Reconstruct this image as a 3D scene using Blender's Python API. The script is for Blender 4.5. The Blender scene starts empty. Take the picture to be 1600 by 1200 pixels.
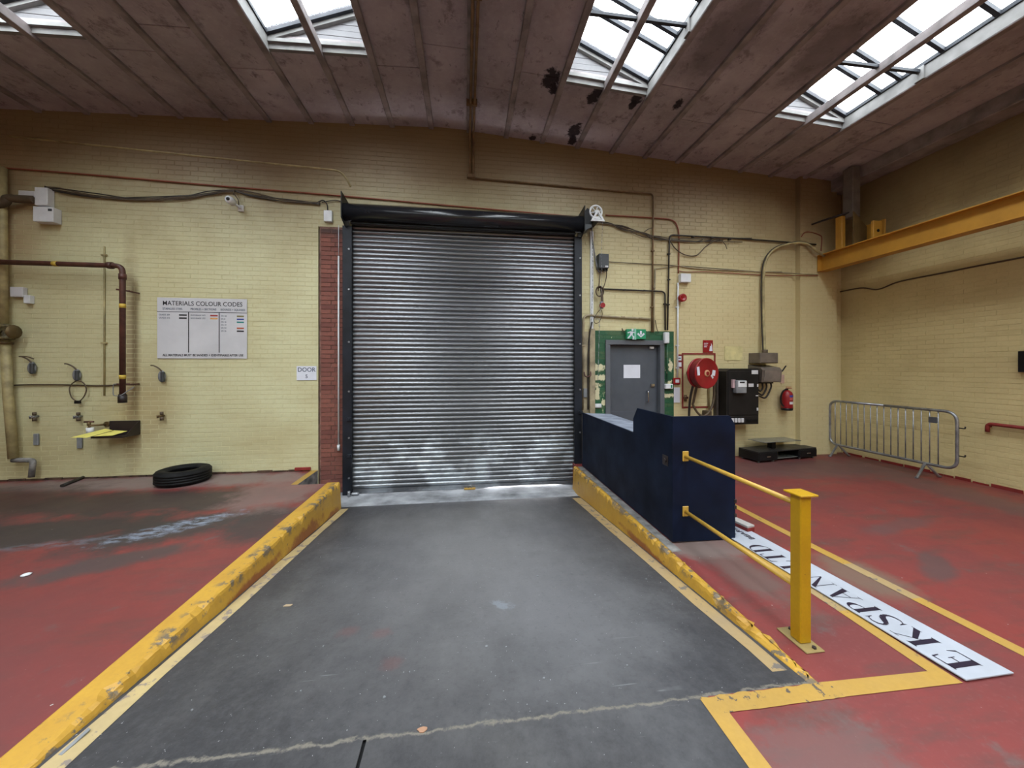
import bpy, bmesh, math, random
from mathutils import Vector, Matrix
random.seed(7)
SC = bpy.context.scene
COL = SC.collection
PI = math.pi

# ------------------------------------------------------------------ camera, sky, exposure
FPX, HC, PY = 565.0, 1.70, 573.0           # focal length in pixels of the 1600 px frame, eye height, horizon row
YAW = math.atan(73 / FPX)
cam = bpy.data.cameras.new('camera')
cam_o = bpy.data.objects.new('camera', cam); COL.objects.link(cam_o)
cam.sensor_width = 36; cam.lens = FPX / 1600 * 36; cam.shift_y = -(600 - PY) / 1600
cam.clip_start = 0.05; cam.clip_end = 200
cam_o.location = (0, 0, HC); cam_o.rotation_euler = (PI / 2, 0, -YAW)
SC.camera = cam_o
world = bpy.data.worlds.new('overcast_sky'); SC.world = world; world.use_nodes = True
bg = world.node_tree.nodes['Background']
bg.inputs[0].default_value = (0.98, 0.97, 1.0, 1); bg.inputs[1].default_value = 8.0
SC.view_settings.view_transform = 'Standard'; SC.view_settings.look = 'None'
SC.view_settings.exposure = 1.42; SC.view_settings.gamma = 1; SC.view_settings.use_curve_mapping = False
SC.cycles.max_bounces = 10; SC.cycles.diffuse_bounces = 6; SC.cycles.transparent_max_bounces = 12
SC.cycles.sample_clamp_indirect = 6; SC.cycles.use_denoising = True

FV = Vector((math.sin(YAW), math.cos(YAW), 0)); RV = Vector((math.cos(YAW), -math.sin(YAW), 0))
D = 6.28                                    # back wall plane
XR = 7.40                                   # right wall plane
def ray(u, v): return FV + RV * ((u - 800) / FPX) - Vector((0, 0, 1)) * ((v - PY) / FPX)
def W(u, v, off=0.0):                       # photo pixel -> point on the plane `off` metres in front of the back wall
    d = ray(u, v); return Vector((0, 0, HC)) + d * ((D - off) / d.y)
def RW(u, v, off=0.0):                      # the same on the right wall
    d = ray(u, v); return Vector((0, 0, HC)) + d * ((XR - off) / d.x)
def FL(u, v, z=0.0):                        # the same on the floor
    d = ray(u, v); return Vector((0, 0, HC)) + d * ((z - HC) / d.z)
def cz(x): return 5.76 - 0.0415 * (-0.3 - x) if x < -0.3 else 5.76 - 0.065 * (x + 0.3)

# ------------------------------------------------------------------ materials
class G:
    def __init__(s, name):
        s.m = bpy.data.materials.new(name); s.m.use_nodes = True
        s.nt = s.m.node_tree; s.b = s.nt.nodes['Principled BSDF']; s._pos = None
    def n(s, t): return s.nt.nodes.new(t)
    def put(s, inp, v):
        if hasattr(v, 'is_output'): s.nt.links.new(v, inp)
        elif isinstance(v, (tuple, list)) and len(v) == 3 and inp.type == 'RGBA': inp.default_value = (*v, 1)
        else: inp.default_value = v
    def pos(s):
        if s._pos is None: s._pos = s.n('ShaderNodeNewGeometry').outputs['Position']
        return s._pos
    def mapv(s, scale=(1, 1, 1), loc=(0, 0, 0), rot=(0, 0, 0), src=None):
        k = s.n('ShaderNodeMapping'); s.put(k.inputs['Vector'], src or s.pos())
        k.inputs['Scale'].default_value = scale; k.inputs['Location'].default_value = loc; k.inputs['Rotation'].default_value = rot
        return k.outputs[0]
    def noise(s, scale=1.0, detail=3, rough=0.55, vec=None, dist=0.0):
        k = s.n('ShaderNodeTexNoise'); s.put(k.inputs['Vector'], vec or s.pos())
        k.inputs['Scale'].default_value = scale; k.inputs['Detail'].default_value = detail
        k.inputs['Roughness'].default_value = rough; k.inputs['Distortion'].default_value = dist
        return k.outputs[0]
    def rng(s, v, lo, hi, a=0.0, b=1.0):
        k = s.n('ShaderNodeMapRange'); s.put(k.inputs[0], v)
        for i, x in enumerate((lo, hi, a, b)): k.inputs[i + 1].default_value = x
        return k.outputs[0]
    def mt(s, op, a, b=0.0):
        k = s.n('ShaderNodeMath'); k.operation = op; s.put(k.inputs[0], a); s.put(k.inputs[1], b); return k.outputs[0]
    def mul(s, a, b): return s.mt('MULTIPLY', a, b)
    def mix(s, f, a, b):
        k = s.n('ShaderNodeMix'); k.data_type = 'RGBA'
        s.put(k.inputs[0], f); s.put(k.inputs[6], a); s.put(k.inputs[7], b); return k.outputs[2]
    def xyz(s):
        k = s.n('ShaderNodeSeparateXYZ'); s.put(k.inputs[0], s.pos()); return k.outputs
    def blob(s, c, r, rot=0.0, wob=0.5, nscale=3.0, soft=0.35):
        """soft-edged patch: 1 inside an ellipsoid of radii r about c (turned by rot about z), edge broken by noise"""
        k = s.n('ShaderNodeVectorMath'); k.operation = 'SUBTRACT'; s.put(k.inputs[0], s.pos()); k.inputs[1].default_value = c
        q = s.n('ShaderNodeVectorRotate'); q.rotation_type = 'Z_AXIS'; s.put(q.inputs['Vector'], k.outputs[0]); q.inputs['Angle'].default_value = -rot
        e = s.n('ShaderNodeVectorMath'); e.operation = 'DIVIDE'; s.put(e.inputs[0], q.outputs[0]); e.inputs[1].default_value = r
        l = s.n('ShaderNodeVectorMath'); l.operation = 'LENGTH'; s.put(l.inputs[0], e.outputs[0])
        nz = s.noise(nscale, 6, 0.72)
        d = s.mt('ADD', l.outputs['Value'], s.mul(s.mt('SUBTRACT', nz, 0.5), wob * 4))
        return s.rng(d, 1.0 + soft, 1.0 - soft)
    def bump(s, h, strength=0.3, dist=0.01):
        k = s.n('ShaderNodeBump'); k.inputs['Strength'].default_value = strength; k.inputs['Distance'].default_value = dist
        s.put(k.inputs['Height'], h); s.nt.links.new(k.outputs[0], s.b.inputs['Normal'])
    def done(s, col, rough=0.6, metal=0.0, spec=0.5):
        s.put(s.b.inputs['Base Color'], col); s.put(s.b.inputs['Roughness'], rough); s.put(s.b.inputs['Metallic'], metal)
        s.b.inputs['Specular IOR Level'].default_value = spec
        return s.m

def plain(name, col, rough=0.5, metal=0.0, var=0.12, scale=6.0, spec=0.5):
    g = G(name); n = g.noise(scale, 4)
    c2 = tuple(max(0, c * (1 - 2.2 * var)) for c in col); c1 = tuple(min(1, c * (1 + var)) for c in col)
    return g.done(g.mix(g.rng(n, 0.3, 0.7), c2, c1), g.rng(n, 0.3, 0.7, min(1, rough + 0.08), max(0.03, rough - 0.05)), metal, spec)

def worn(name, col, under, amount=0.5, scale=14.0, rough=0.5, dirt=(0.05, 0.04, 0.03), dirt_amt=0.35):
    g = G(name); n = g.noise(scale, 6, 0.65); n2 = g.noise(2.5, 3); n3 = g.noise(scale * 3, 3)
    c = g.mix(g.mul(g.rng(n2, 0.4, 0.75), dirt_amt), col, dirt)
    c = g.mix(g.rng(n3, 0.35, 0.8, 0.0, 0.25), c, tuple(x * 0.6 for x in col))
    c = g.mix(g.rng(n, 0.5 + 0.25 * (1 - amount), 0.53 + 0.25 * (1 - amount)), c, under)
    g.bump(n, 0.15, 0.004)
    return g.done(c, rough)

def wall_paint(name, base, lo, top, chips=None, brown_z=None):
    g = G(name); X, Y, Z = g.xyz()
    n1 = g.noise(0.9, 5, 0.6); n2 = g.noise(1.0, 5, 0.65, g.mapv((1.3, 1.3, 9))); n3 = g.noise(30, 3)
    c = g.mix(g.rng(n1, 0.35, 0.72), base, lo)
    c = g.mix(g.mul(g.rng(n2, 0.52, 0.75), 0.30), c, (0.30, 0.22, 0.09))
    c = g.mix(g.rng(n3, 0.5, 0.85, 0, 0.25), c, tuple(x * 0.7 for x in lo))
    if top == (0.15, 0.085, 0.04):             # the colour turns warmer to the right of the shutter
        c = g.mix(g.mul(g.rng(X, 0.5, 4.0), 0.55), c, (0.60, 0.47, 0.24))
    if top:                                     # browner towards the ceiling: old staining plus painted-in shade below the roof
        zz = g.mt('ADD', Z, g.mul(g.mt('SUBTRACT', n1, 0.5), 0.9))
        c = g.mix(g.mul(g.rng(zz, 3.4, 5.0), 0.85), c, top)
    if chips:
        ch = g.noise(9, 6, 0.7); ar = g.noise(1.6, 2)
        c = g.mix(g.mul(g.rng(ch, 0.60, 0.62), g.rng(ar, 0.48, 0.56)), c, chips)
    return g, c, n1, n3

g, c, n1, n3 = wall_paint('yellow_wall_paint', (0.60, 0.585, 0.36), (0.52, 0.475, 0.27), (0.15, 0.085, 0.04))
stains = [((-4.95, D, 1.0), (0.45, 0.4, 0.75), (0.35, 0.24, 0.10), 0.5), ((-5.12, D, 1.9), (0.10, 0.4, 1.5), (0.22, 0.13, 0.06), 0.6),  # narrow upright entry: brown streak with the gas pipe's shadow painted in
          ((-6.5, D, 0.35), (0.8, 0.4, 0.4), (0.38, 0.30, 0.14), 0.5), ((-6.9, D, 3.9), (0.5, 0.4, 0.8), (0.38, 0.22, 0.13), 0.5),
          ((-3.2, D, 0.55), (0.6, 0.4, 0.3), (0.40, 0.33, 0.16), 0.4), ((5.4, D, 0.45), (0.5, 0.4, 0.5), (0.42, 0.36, 0.2), 0.4)]
for cc, rr, colr, am in stains: c = g.mix(g.mul(g.blob(cc, rr, 0, 0.35, 2.2, 0.6), am), c, colr)
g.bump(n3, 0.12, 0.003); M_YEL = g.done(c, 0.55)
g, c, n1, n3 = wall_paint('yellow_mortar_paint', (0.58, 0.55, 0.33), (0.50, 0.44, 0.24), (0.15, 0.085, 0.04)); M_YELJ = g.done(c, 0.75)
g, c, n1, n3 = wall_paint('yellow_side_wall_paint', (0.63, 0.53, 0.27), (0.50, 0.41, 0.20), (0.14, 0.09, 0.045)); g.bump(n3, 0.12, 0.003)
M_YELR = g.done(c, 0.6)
g, c, n1, n3 = wall_paint('green_wall_paint', (0.018, 0.10, 0.045), (0.014, 0.075, 0.035), None, (0.62, 0.58, 0.36)); 
for u, v, ru, rv in ((937, 574, .14, .06), (936, 590, .2, .05), (933, 612, .05, .14), (945, 628, .05, .05), (1048, 572, .04, .10), (1046, 618, .16, .03), (949, 556, .03, .1)):
    p = W(u, v); c = g.mix(g.blob(tuple(p), (ru, .3, rv), 0, 0.9, 11, 0.15), c, (0.62, 0.58, 0.38))
g.bump(n3, 0.15, 0.003)
M_GRN = g.done(c, 0.45)

g = G('red_floor_paint'); n1 = g.noise(0.8, 5, 0.6); n2 = g.noise(5, 6, 0.65); n3 = g.noise(40, 3); n4 = g.noise(1, 8, 0.68, g.mapv((1.1, 4.2, 1), rot=(0, 0, 0.35)))
c = g.mix(g.rng(n1, 0.35, 0.65), (0.205, 0.032, 0.029), (0.145, 0.029, 0.028))
c = g.mix(g.mul(g.rng(n4, 0.50, 0.66), 0.7), c, (0.085, 0.040, 0.035))
c = g.mix(g.mul(g.rng(n2, 0.60, 0.70), 0.55), c, (0.10, 0.085, 0.08))
c = g.mix(g.rng(n3, 0.55, 0.85, 0, 0.35), c, (0.25, 0.10, 0.09))
for cc, rr, rot, colr, am, wob in [
    ((-5.0, 1.8, 0), (3.4, 2.2, 0.5), 0.0, (0.125, 0.032, 0.031), 0.6, 0.25),
    ((-4.5, 5.95, 0), (2.6, 0.33, 0.5), 0.0, (0.20, 0.165, 0.155), 0.8, 0.3), ((-3.9, 5.1, 0), (1.9, 0.42, 0.5), 0.0, (0.036, 0.029, 0.027), 0.93, 0.3), ((-4.6, 4.25, 0), (1.9, 0.40, 0.5), 0.10, (0.030, 0.026, 0.025), 0.94, 0.3), ((-2.95, 4.22, 0), (0.75, 0.30, 0.5), 0.6, (0.036, 0.032, 0.032), 0.9, 0.35),
    ((-6.2, 5.3, 0), (1.4, 0.6, 0.5), 0.0, (0.040, 0.022, 0.020), 0.85, 0.35), ((-2.25, 4.3, 0), (0.26, 0.5, 0.5), 0.2, (0.034, 0.030, 0.030), 0.85, 0.3),
    ((-3.1, 3.55, 0), (0.55, 0.17, 0.5), 0.45, (0.05, 0.045, 0.045), 0.8, 0.3), ((-2.5, 5.3, 0), (0.5, 0.7, 0.5), 0.0, (0.22, 0.13, 0.12), 0.7, 0.35),
   
    ((5.8, 5.4, 0), (2.0, 0.55, 0.5), -0.1, (0.10, 0.055, 0.05), 0.75, 0.35), ((6.6, 4.0, 0), (0.35, 1.3, 0.5), 0.0, (0.10, 0.055, 0.05), 0.7, 0.35),
    ((3.2, 2.55, 0), (0.22, 0.30, 0.5), 0.0, (0.15, 0.11, 0.08), 0.75, 0.3), ((2.25, 2.85, 0), (0.20, 0.55, 0.5), 0.2, (0.11, 0.075, 0.065), 0.8, 0.35),
    ((2.3, 3.15, 0), (0.45, 0.2, 0.5), 0.0, (0.17, 0.13, 0.115), 0.8, 0.3), ((4.0, 2.6, 0), (0.30, 0.10, 0.5), 0.6, (0.07, 0.05, 0.05), 0.7, 0.35),
    ((4.6, 3.3, 0), (0.6, 0.10, 0.5), 0.2, (0.09, 0.055, 0.055), 0.6, 0.35), ((1.6, 1.40, 0), (0.30, 0.20, 0.5), 0.0, (0.11, 0.085, 0.08), 0.55, 0.55)]:
    c = g.mix(g.mul(g.blob(cc, rr, rot, wob * 1.5, 3.4, 0.3), am), c, colr)
br = g.rng(g.noise(7, 6, 0.75, g.mapv((1.0, 2.2, 1), rot=(0, 0, -0.4))), 0.44, 0.56)
c = g.mix(g.mul(g.mul(g.blob((-3.02, 4.27, 0), (0.50, 0.15, 0.5), 0.68, 0.7, 5, 0.3), br), 0.85), c, (0.22, 0.26, 0.33))
c = g.mix(g.mul(g.mul(g.blob((-3.85, 4.0, 0), (0.55, 0.08, 0.5), 0.15, 0.8, 5, 0.5), br), 0.5), c, (0.13, 0.14, 0.17))
sp = g.noise(26, 2, 0.5); c = g.mix(g.rng(sp, 0.76, 0.79), c, (0.42, 0.40, 0.38))
g.bump(n2, 0.12, 0.004); M_RED = g.done(c, g.rng(n1, 0.3, 0.7, 0.42, 0.62))

def asphalt(name, a, b, crumble=False):
    g = G(name); X, Y, Z = g.xyz(); n1 = g.noise(0.9, 5, 0.6); n2 = g.noise(1.0, 6, 0.7, g.mapv((3.0, 1.1, 1))); n3 = g.noise(55, 3); n4 = g.noise(18, 4, 0.7)
    c = g.mix(g.rng(n1, 0.35, 0.68), a, b)
    c = g.mix(g.mul(g.rng(n2, 0.5, 0.72), 0.35), c, tuple(x * 1.5 for x in b))
    c = g.mix(g.rng(n3, 0.55, 0.8, 0, 0.45), c, tuple(x * 0.55 for x in a))
    c = g.mix(g.rng(n4, 0.73, 0.76, 0, 0.6), c, (0.30, 0.31, 0.32))
    c = g.mix(g.mul(g.blob((0.28, 2.72, -0.09), (0.05, 0.075, 0.4), 0.5, 1.1, 12, 0.3), 0.75), c, (0.19, 0.24, 0.29))
    c = g.mix(g.mul(g.blob((-0.15, 4.9, -0.3), (1.6, 0.5, 0.6), 0.0, 0.35, 2, 0.6), 0.4), c, (0.10, 0.095, 0.085))
    c = g.mix(g.mul(g.blob((0.15, 3.75, -0.2), (1.05, 1.5, 0.8), 0.0, 0.3, 2.5, 0.7), 0.55), c, (0.25, 0.245, 0.245))  # lighter mid-ramp: the grazing sheen towards the door painted into the colour
    c = g.mix(g.mul(g.blob((0.75, 2.5, -0.1), (0.5, 0.8, 0.8), 0.3, 0.35, 2.5, 0.7), 0.45), c, (0.17, 0.17, 0.18))
    for bx, by in ((-0.78, 2.55), (-0.55, 2.50), (-0.42, 2.2)):
        c = g.mix(g.mul(g.blob((bx, by, -0.08), (0.06, 0.05, 0.3), 0, 0.6, 9, 0.4), 0.3), c, (0.16, 0.06, 0.055))
    fine = g.noise(24, 5, 0.75); scr = g.noise(1.0, 4, 0.6, g.mapv((1.2, 17, 1), rot=(0, 0, 0.12))); pat = g.noise(1.7, 3)
    c = g.mix(g.rng(fine, 0.46, 0.72, 0, 0.28), c, tuple(x * 2.0 for x in b)); c = g.mix(g.rng(fine, 0.46, 0.28, 0, 0.25), c, tuple(x * 0.5 for x in a))
    c = g.mix(g.mul(g.rng(scr, 0.66, 0.70), g.mul(g.rng(pat, 0.5, 0.62), 0.5)), c, (0.22, 0.225, 0.23))
    c = g.mix(g.mul(g.rng(g.noise(70, 2, 0.5), 0.735, 0.76), 0.8), c, (0.40, 0.41, 0.42))
    if crumble:
        yy = g.mt('ADD', Y, g.mul(g.mt('SUBTRACT', g.noise(7, 5, 0.7), 0.5), 0.10))
        line = g.mul(g.rng(yy, 1.712, 1.722), g.rng(yy, 1.738, 1.728)); c = g.mix(g.mul(line, g.rng(n4, 0.35, 0.5)), c, (0.17, 0.155, 0.13))
    g.bump(n3, 0.25, 0.003)
    return g.done(c, g.rng(n2, 0.35, 0.7, 0.52, 0.38), 0, 0.3)
M_ASPH = asphalt('dark_ramp_surface', (0.034, 0.034, 0.038), (0.056, 0.055, 0.058), True)
M_SLAB = asphalt('dark_slab_surface', (0.030, 0.030, 0.034), (0.048, 0.047, 0.048), True)
M_CONC = plain('pale_concrete', (0.34, 0.35, 0.37), 0.75, 0, 0.25, 3.0)
M_CONCD = plain('rough_grey_concrete', (0.22, 0.21, 0.20), 0.8, 0, 0.3, 8.0)
g = G('chipped_yellow_kerb_paint'); X, Y, Z = g.xyz(); n1 = g.noise(15, 6, 0.7); n2 = g.noise(2.5, 4); n3 = g.noise(4, 3); n4 = g.noise(45, 3)
arris = g.mul(g.rng(Z, -.075, -.015), g.rng(g.mt('ABSOLUTE', X), 1.93, 1.86))       # the worn edge beside the ramp
c = g.mix(g.mul(g.rng(n2, 0.42, 0.72), 0.5), (0.50, 0.285, 0.034), (0.33, 0.155, 0.025)); c = g.mix(g.rng(n4, 0.45, 0.8, 0, 0.3), c, (0.30, 0.17, 0.03))
chip = g.rng(g.mt('ADD', n1, g.mul(g.mt('SUBTRACT', n3, 0.5), 0.5)), 0.66, 0.69)
edge = g.rng(g.mt('ADD', n1, g.mul(g.mt('SUBTRACT', n3, 0.5), 0.9)), 0.54, 0.58)
c = g.mix(g.mul(edge, arris), c, (0.15, 0.115, 0.075)); c = g.mix(g.mul(chip, 0.85), c, (0.12, 0.085, 0.05))
for cc, rr in (((-1.81, 4.35, -.24), (.1, .45, .10)), ((-1.81, 3.3, -.15), (.1, .5, .05)), ((-1.81, 5.2, -.33), (.1, .25, .06)), ((1.82, 3.4, -.16), (.1, .6, .04))):
    c = g.mix(g.mul(g.blob(cc, rr, 0, 0.6, 6, 0.25), 0.8), c, (0.20, 0.045, 0.022))
g.bump(n1, 0.25, 0.006); M_KERB = g.done(c, 0.5)
M_LINE = worn('yellow_line_paint', (0.43, 0.255, 0.045), (0.17, 0.11, 0.06), 0.40, 13, 0.55, (0.35, 0.22, 0.08), 0.5)
M_LINEC = worn('chipped_yellow_line_paint', (0.43, 0.255, 0.045), (0.09, 0.07, 0.055), 0.62, 15, 0.55, (0.28, 0.18, 0.06), 0.5)
M_LINEP = worn('pale_yellow_line_paint', (0.47, 0.36, 0.165), (0.22, 0.18, 0.15), 0.75, 9, 0.6, (0.30, 0.23, 0.16), 0.6)
M_LINEB = worn('worn_beige_line_paint', (0.36, 0.25, 0.11), (0.15, 0.13, 0.11), 0.7, 9, 0.6, (0.30, 0.24, 0.17), 0.6)
M_POST = worn('yellow_post_paint', (0.47, 0.265, 0.003), (0.13, 0.06, 0.01), 0.32, 22, 0.38, (0.32, 0.15, 0.003), 0.55)
M_RAIL = worn('yellow_rail_paint', (0.54, 0.33, 0.05), (0.22, 0.14, 0.06), 0.15, 20, 0.35, (0.45, 0.27, 0.05), 0.4)
M_CRANE = worn('ochre_beam_paint', (0.50, 0.25, 0.03), (0.22, 0.11, 0.02), 0.2, 6, 0.5, (0.28, 0.13, 0.02), 0.5)
M_NAVY = plain('navy_board_paint', (0.0035, 0.0085, 0.026), 0.5, 0, 0.25, 2.5, 0.16)
M_LID = plain('pale_scuffed_board', (0.26, 0.29, 0.36), 0.5, 0, 0.2, 5)
M_BLACK = plain('black_steel', (0.008, 0.008, 0.009), 0.4, 0, 0.3, 5, 0.25)
M_GUIDE = plain('blue_black_steel', (0.012, 0.015, 0.022), 0.42, 0, 0.3, 4, 0.3)
g = G('dull_galvanised_slat'); n = g.noise(1.0, 2, 0.5, g.mapv((0.6, 1, 3))); n2 = g.noise(2.2, 5, 0.6, g.mapv((1, 1, 1.4)))
oi = g.n('ShaderNodeObjectInfo').outputs['Random']
c = g.mix(g.rng(n, 0.3, 0.7), (0.15, 0.155, 0.168), (0.22, 0.226, 0.24)); c = g.mix(g.rng(oi, 0, 1, 0, 0.35), c, (0.12, 0.124, 0.13))
X, Y, Z = g.xyz()
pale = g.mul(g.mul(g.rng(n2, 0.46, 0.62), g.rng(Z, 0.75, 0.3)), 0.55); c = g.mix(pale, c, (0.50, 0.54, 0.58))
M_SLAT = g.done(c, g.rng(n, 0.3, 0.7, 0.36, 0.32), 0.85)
M_GALV = plain('galvanised_steel', (0.33, 0.34, 0.36), 0.35, 0.7, 0.2, 8)
M_GREYD = plain('dark_grey_box', (0.045, 0.05, 0.055), 0.45)
M_GREY = plain('mid_grey_plastic', (0.20, 0.21, 0.22), 0.5)
M_WHITE = plain('white_plastic', (0.68, 0.70, 0.72), 0.4, 0, 0.06)
M_PAPER = plain('white_paper', (0.66, 0.68, 0.75), 0.7, 0, 0.05, 3)
M_BOARD = plain('white_sign_board', (0.58, 0.58, 0.60), 0.45, 0, 0.05, 2)
M_SIGNW = plain('white_fascia_board', (0.43, 0.46, 0.52), 0.35, 0, 0.06, 3)
M_INK = plain('black_ink', (0.012, 0.012, 0.016), 0.4)
M_INKB = plain('grey_blue_ink', (0.10, 0.12, 0.17), 0.5)
M_INKP = plain('purple_black_vinyl', (0.018, 0.012, 0.03), 0.35)
M_RUST = plain('rust_brown_pipe', (0.085, 0.030, 0.020), 0.5, 0, 0.2, 9)
M_BANDY = plain('yellow_band', (0.55, 0.38, 0.05), 0.5)
M_BRICK = None
g = G('red_brick'); oi = g.n('ShaderNodeObjectInfo').outputs['Random']; n = g.noise(30, 4)
c = g.mix(oi, (0.155, 0.050, 0.038), (0.25, 0.088, 0.062)); c = g.mix(g.rng(n, 0.4, 0.8, 0, 0.5), c, (0.09, 0.04, 0.035))
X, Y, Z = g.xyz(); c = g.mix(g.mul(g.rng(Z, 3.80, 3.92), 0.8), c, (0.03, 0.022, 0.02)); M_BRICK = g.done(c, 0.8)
M_MORT = plain('red_brown_mortar', (0.21, 0.115, 0.09), 0.9, 0, 0.3, 12)
M_BRN = plain('brown_joint', (0.09, 0.05, 0.03), 0.85, 0, 0.3, 10)
M_CABLE = plain('black_cable', (0.020, 0.015, 0.011), 0.55)
M_CABB = plain('brown_cable', (0.085, 0.058, 0.032), 0.6)
M_CABR = plain('red_cable', (0.24, 0.06, 0.03), 0.55)
M_PIPEY = plain('overpainted_pipe', (0.42, 0.35, 0.17), 0.55, 0, 0.2, 6)
M_COND = plain('brown_conduit', (0.18, 0.11, 0.05), 0.55, 0, 0.2, 6)
M_PIPEB = plain('beige_conduit', (0.36, 0.30, 0.19), 0.55, 0, 0.2, 6)
M_RED = M_RED
M_FIRE = plain('signal_red', (0.27, 0.010, 0.014), 0.3, 0, 0.12, 3)
M_FRED = plain('matt_red_paint', (0.22, 0.022, 0.018), 0.55)
M_GREEN = plain('exit_sign_green', (0.018, 0.26, 0.12), 0.35, 0, 0.05)
M_DOOR = plain('grey_door_paint', (0.074, 0.086, 0.105), 0.42, 0, 0.08, 3)
M_FRAME = plain('grey_frame_paint', (0.105, 0.115, 0.13), 0.42, 0, 0.08, 3)
M_CAB = plain('black_cabinet', (0.014, 0.0125, 0.012), 0.5, 0, 0.2, 3, 0.25)
M_BRGR = plain('brown_grey_metal', (0.17, 0.14, 0.115), 0.4, 0.2, 0.15, 4)
M_TYRE = plain('tyre_rubber', (0.0065, 0.0065, 0.007), 0.65, 0, 0.3, 10, 0.22)
M_BRASS = plain('tarnished_brass', (0.16, 0.11, 0.05), 0.45, 0.6)
M_SHELF = plain('dark_brown_steel', (0.022, 0.014, 0.013), 0.45)
M_YPAPER = plain('yellow_sheet', (0.75, 0.68, 0.16), 0.6, 0, 0.05)
M_GLASS_T = plain('smoked_glass', (0.13, 0.135, 0.125), 0.12)
M_CHROME = plain('chrome', (0.6, 0.6, 0.6), 0.2, 1.0)
M_WHTI = plain('white_painted_timber', (0.42, 0.40, 0.38), 0.5, 0, 0.08, 5)
M_TIMB = plain('grey_rooflight_timber', (0.20, 0.196, 0.19), 0.7, 0, 0.12, 5, 0.2)  # white timber toned down to grey so the sky light does not bleach it
M_DBOARD = worn('grey_gable_boards', (0.155, 0.152, 0.158), (0.04, 0.035, 0.04), 0.3, 10, 0.7, (0.11, 0.10, 0.10), 0.35)  # white boards darkened in the same way against the bright sky
M_BAR = plain('grey_glazing_bar', (0.030, 0.033, 0.040), 0.6, 0, 0.1, 6, 0.2)
def swatch(name, col): return plain(name, col, 0.5, 0, 0.03)

g = G('grey_brown_roof_plank'); oi = g.n('ShaderNodeObjectInfo').outputs['Random']; n1 = g.noise(1.2, 5, 0.65); n2 = g.noise(14, 5, 0.7); n3 = g.noise(4, 6, 0.7)
c = g.mix(g.rng(n1, 0.35, 0.7), (0.45, 0.405, 0.44), (0.28, 0.245, 0.26)); c = g.mix(g.rng(oi, 0, 1, 0, 0.25), c, (0.20, 0.17, 0.17))
c = g.mix(g.rng(n2, 0.5, 0.75, 0, 0.4), c, (0.48, 0.44, 0.46))
c = g.mix(g.mul(g.rng(n3, 0.55, 0.68), 0.6), c, (0.11, 0.085, 0.085))
def CE(u, v):
    d = ray(u, v); t = 3.9 / d.z
    for _ in range(6): t = (cz(d.x * t) - HC) / d.z
    return Vector((0, 0, HC)) + d * t
for u, v, r in ((862, 128, .17), (866, 140, .1), (928, 155, .14), (996, 156, .13), (988, 168, .09), (898, 208, .16), (895, 222, .12), (832, 217, .08), (1060, 165, .10)):
    p = CE(u, v); c = g.mix(g.mul(g.blob(tuple(p), (r * .62, r * 1.05, 0.3), 0, 0.85, 8, 0.18), 0.95), c, (0.012, 0.008, 0.012))
for u, v, r in ((1290, 85, .5), (1130, 70, .6)):
    p = CE(u, v); c = g.mix(g.mul(g.blob(tuple(p), (r * .5, r, 0.3), 0, 0.5, 4, 0.3), 0.5), c, (0.04, 0.028, 0.03))
n5 = g.noise(9, 5, 0.75, g.mapv((1, 0.55, 1))); c = g.mix(g.mul(g.rng(n5, 0.60, 0.66), 0.5), c, (0.07, 0.05, 0.052)); g.bump(n2, 0.3, 0.006); M_PLANK = g.done(c, 0.85, 0, 0.3)
M_BEAM = plain('grey_brown_roof_beam', (0.27, 0.235, 0.235), 0.75, 0, 0.2, 4)

mg = bpy.data.materials.new('wired_roof_glass'); mg.use_nodes = True; nt = mg.node_tree; nt.nodes.clear()
o_ = nt.nodes.new('ShaderNodeOutputMaterial'); mx = nt.nodes.new('ShaderNodeMixShader'); tr = nt.nodes.new('ShaderNodeBsdfTransparent'); gl = nt.nodes.new('ShaderNodeBsdfGlossy')
tr.inputs[0].default_value = (0.88, 0.92, 0.93, 1); gl.inputs['Roughness'].default_value = 0.08; mx.inputs[0].default_value = 0.07
nt.links.new(tr.outputs[0], mx.inputs[1]); nt.links.new(gl.outputs[0], mx.inputs[2]); nt.links.new(mx.outputs[0], o_.inputs[0])
M_PANE = mg

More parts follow.
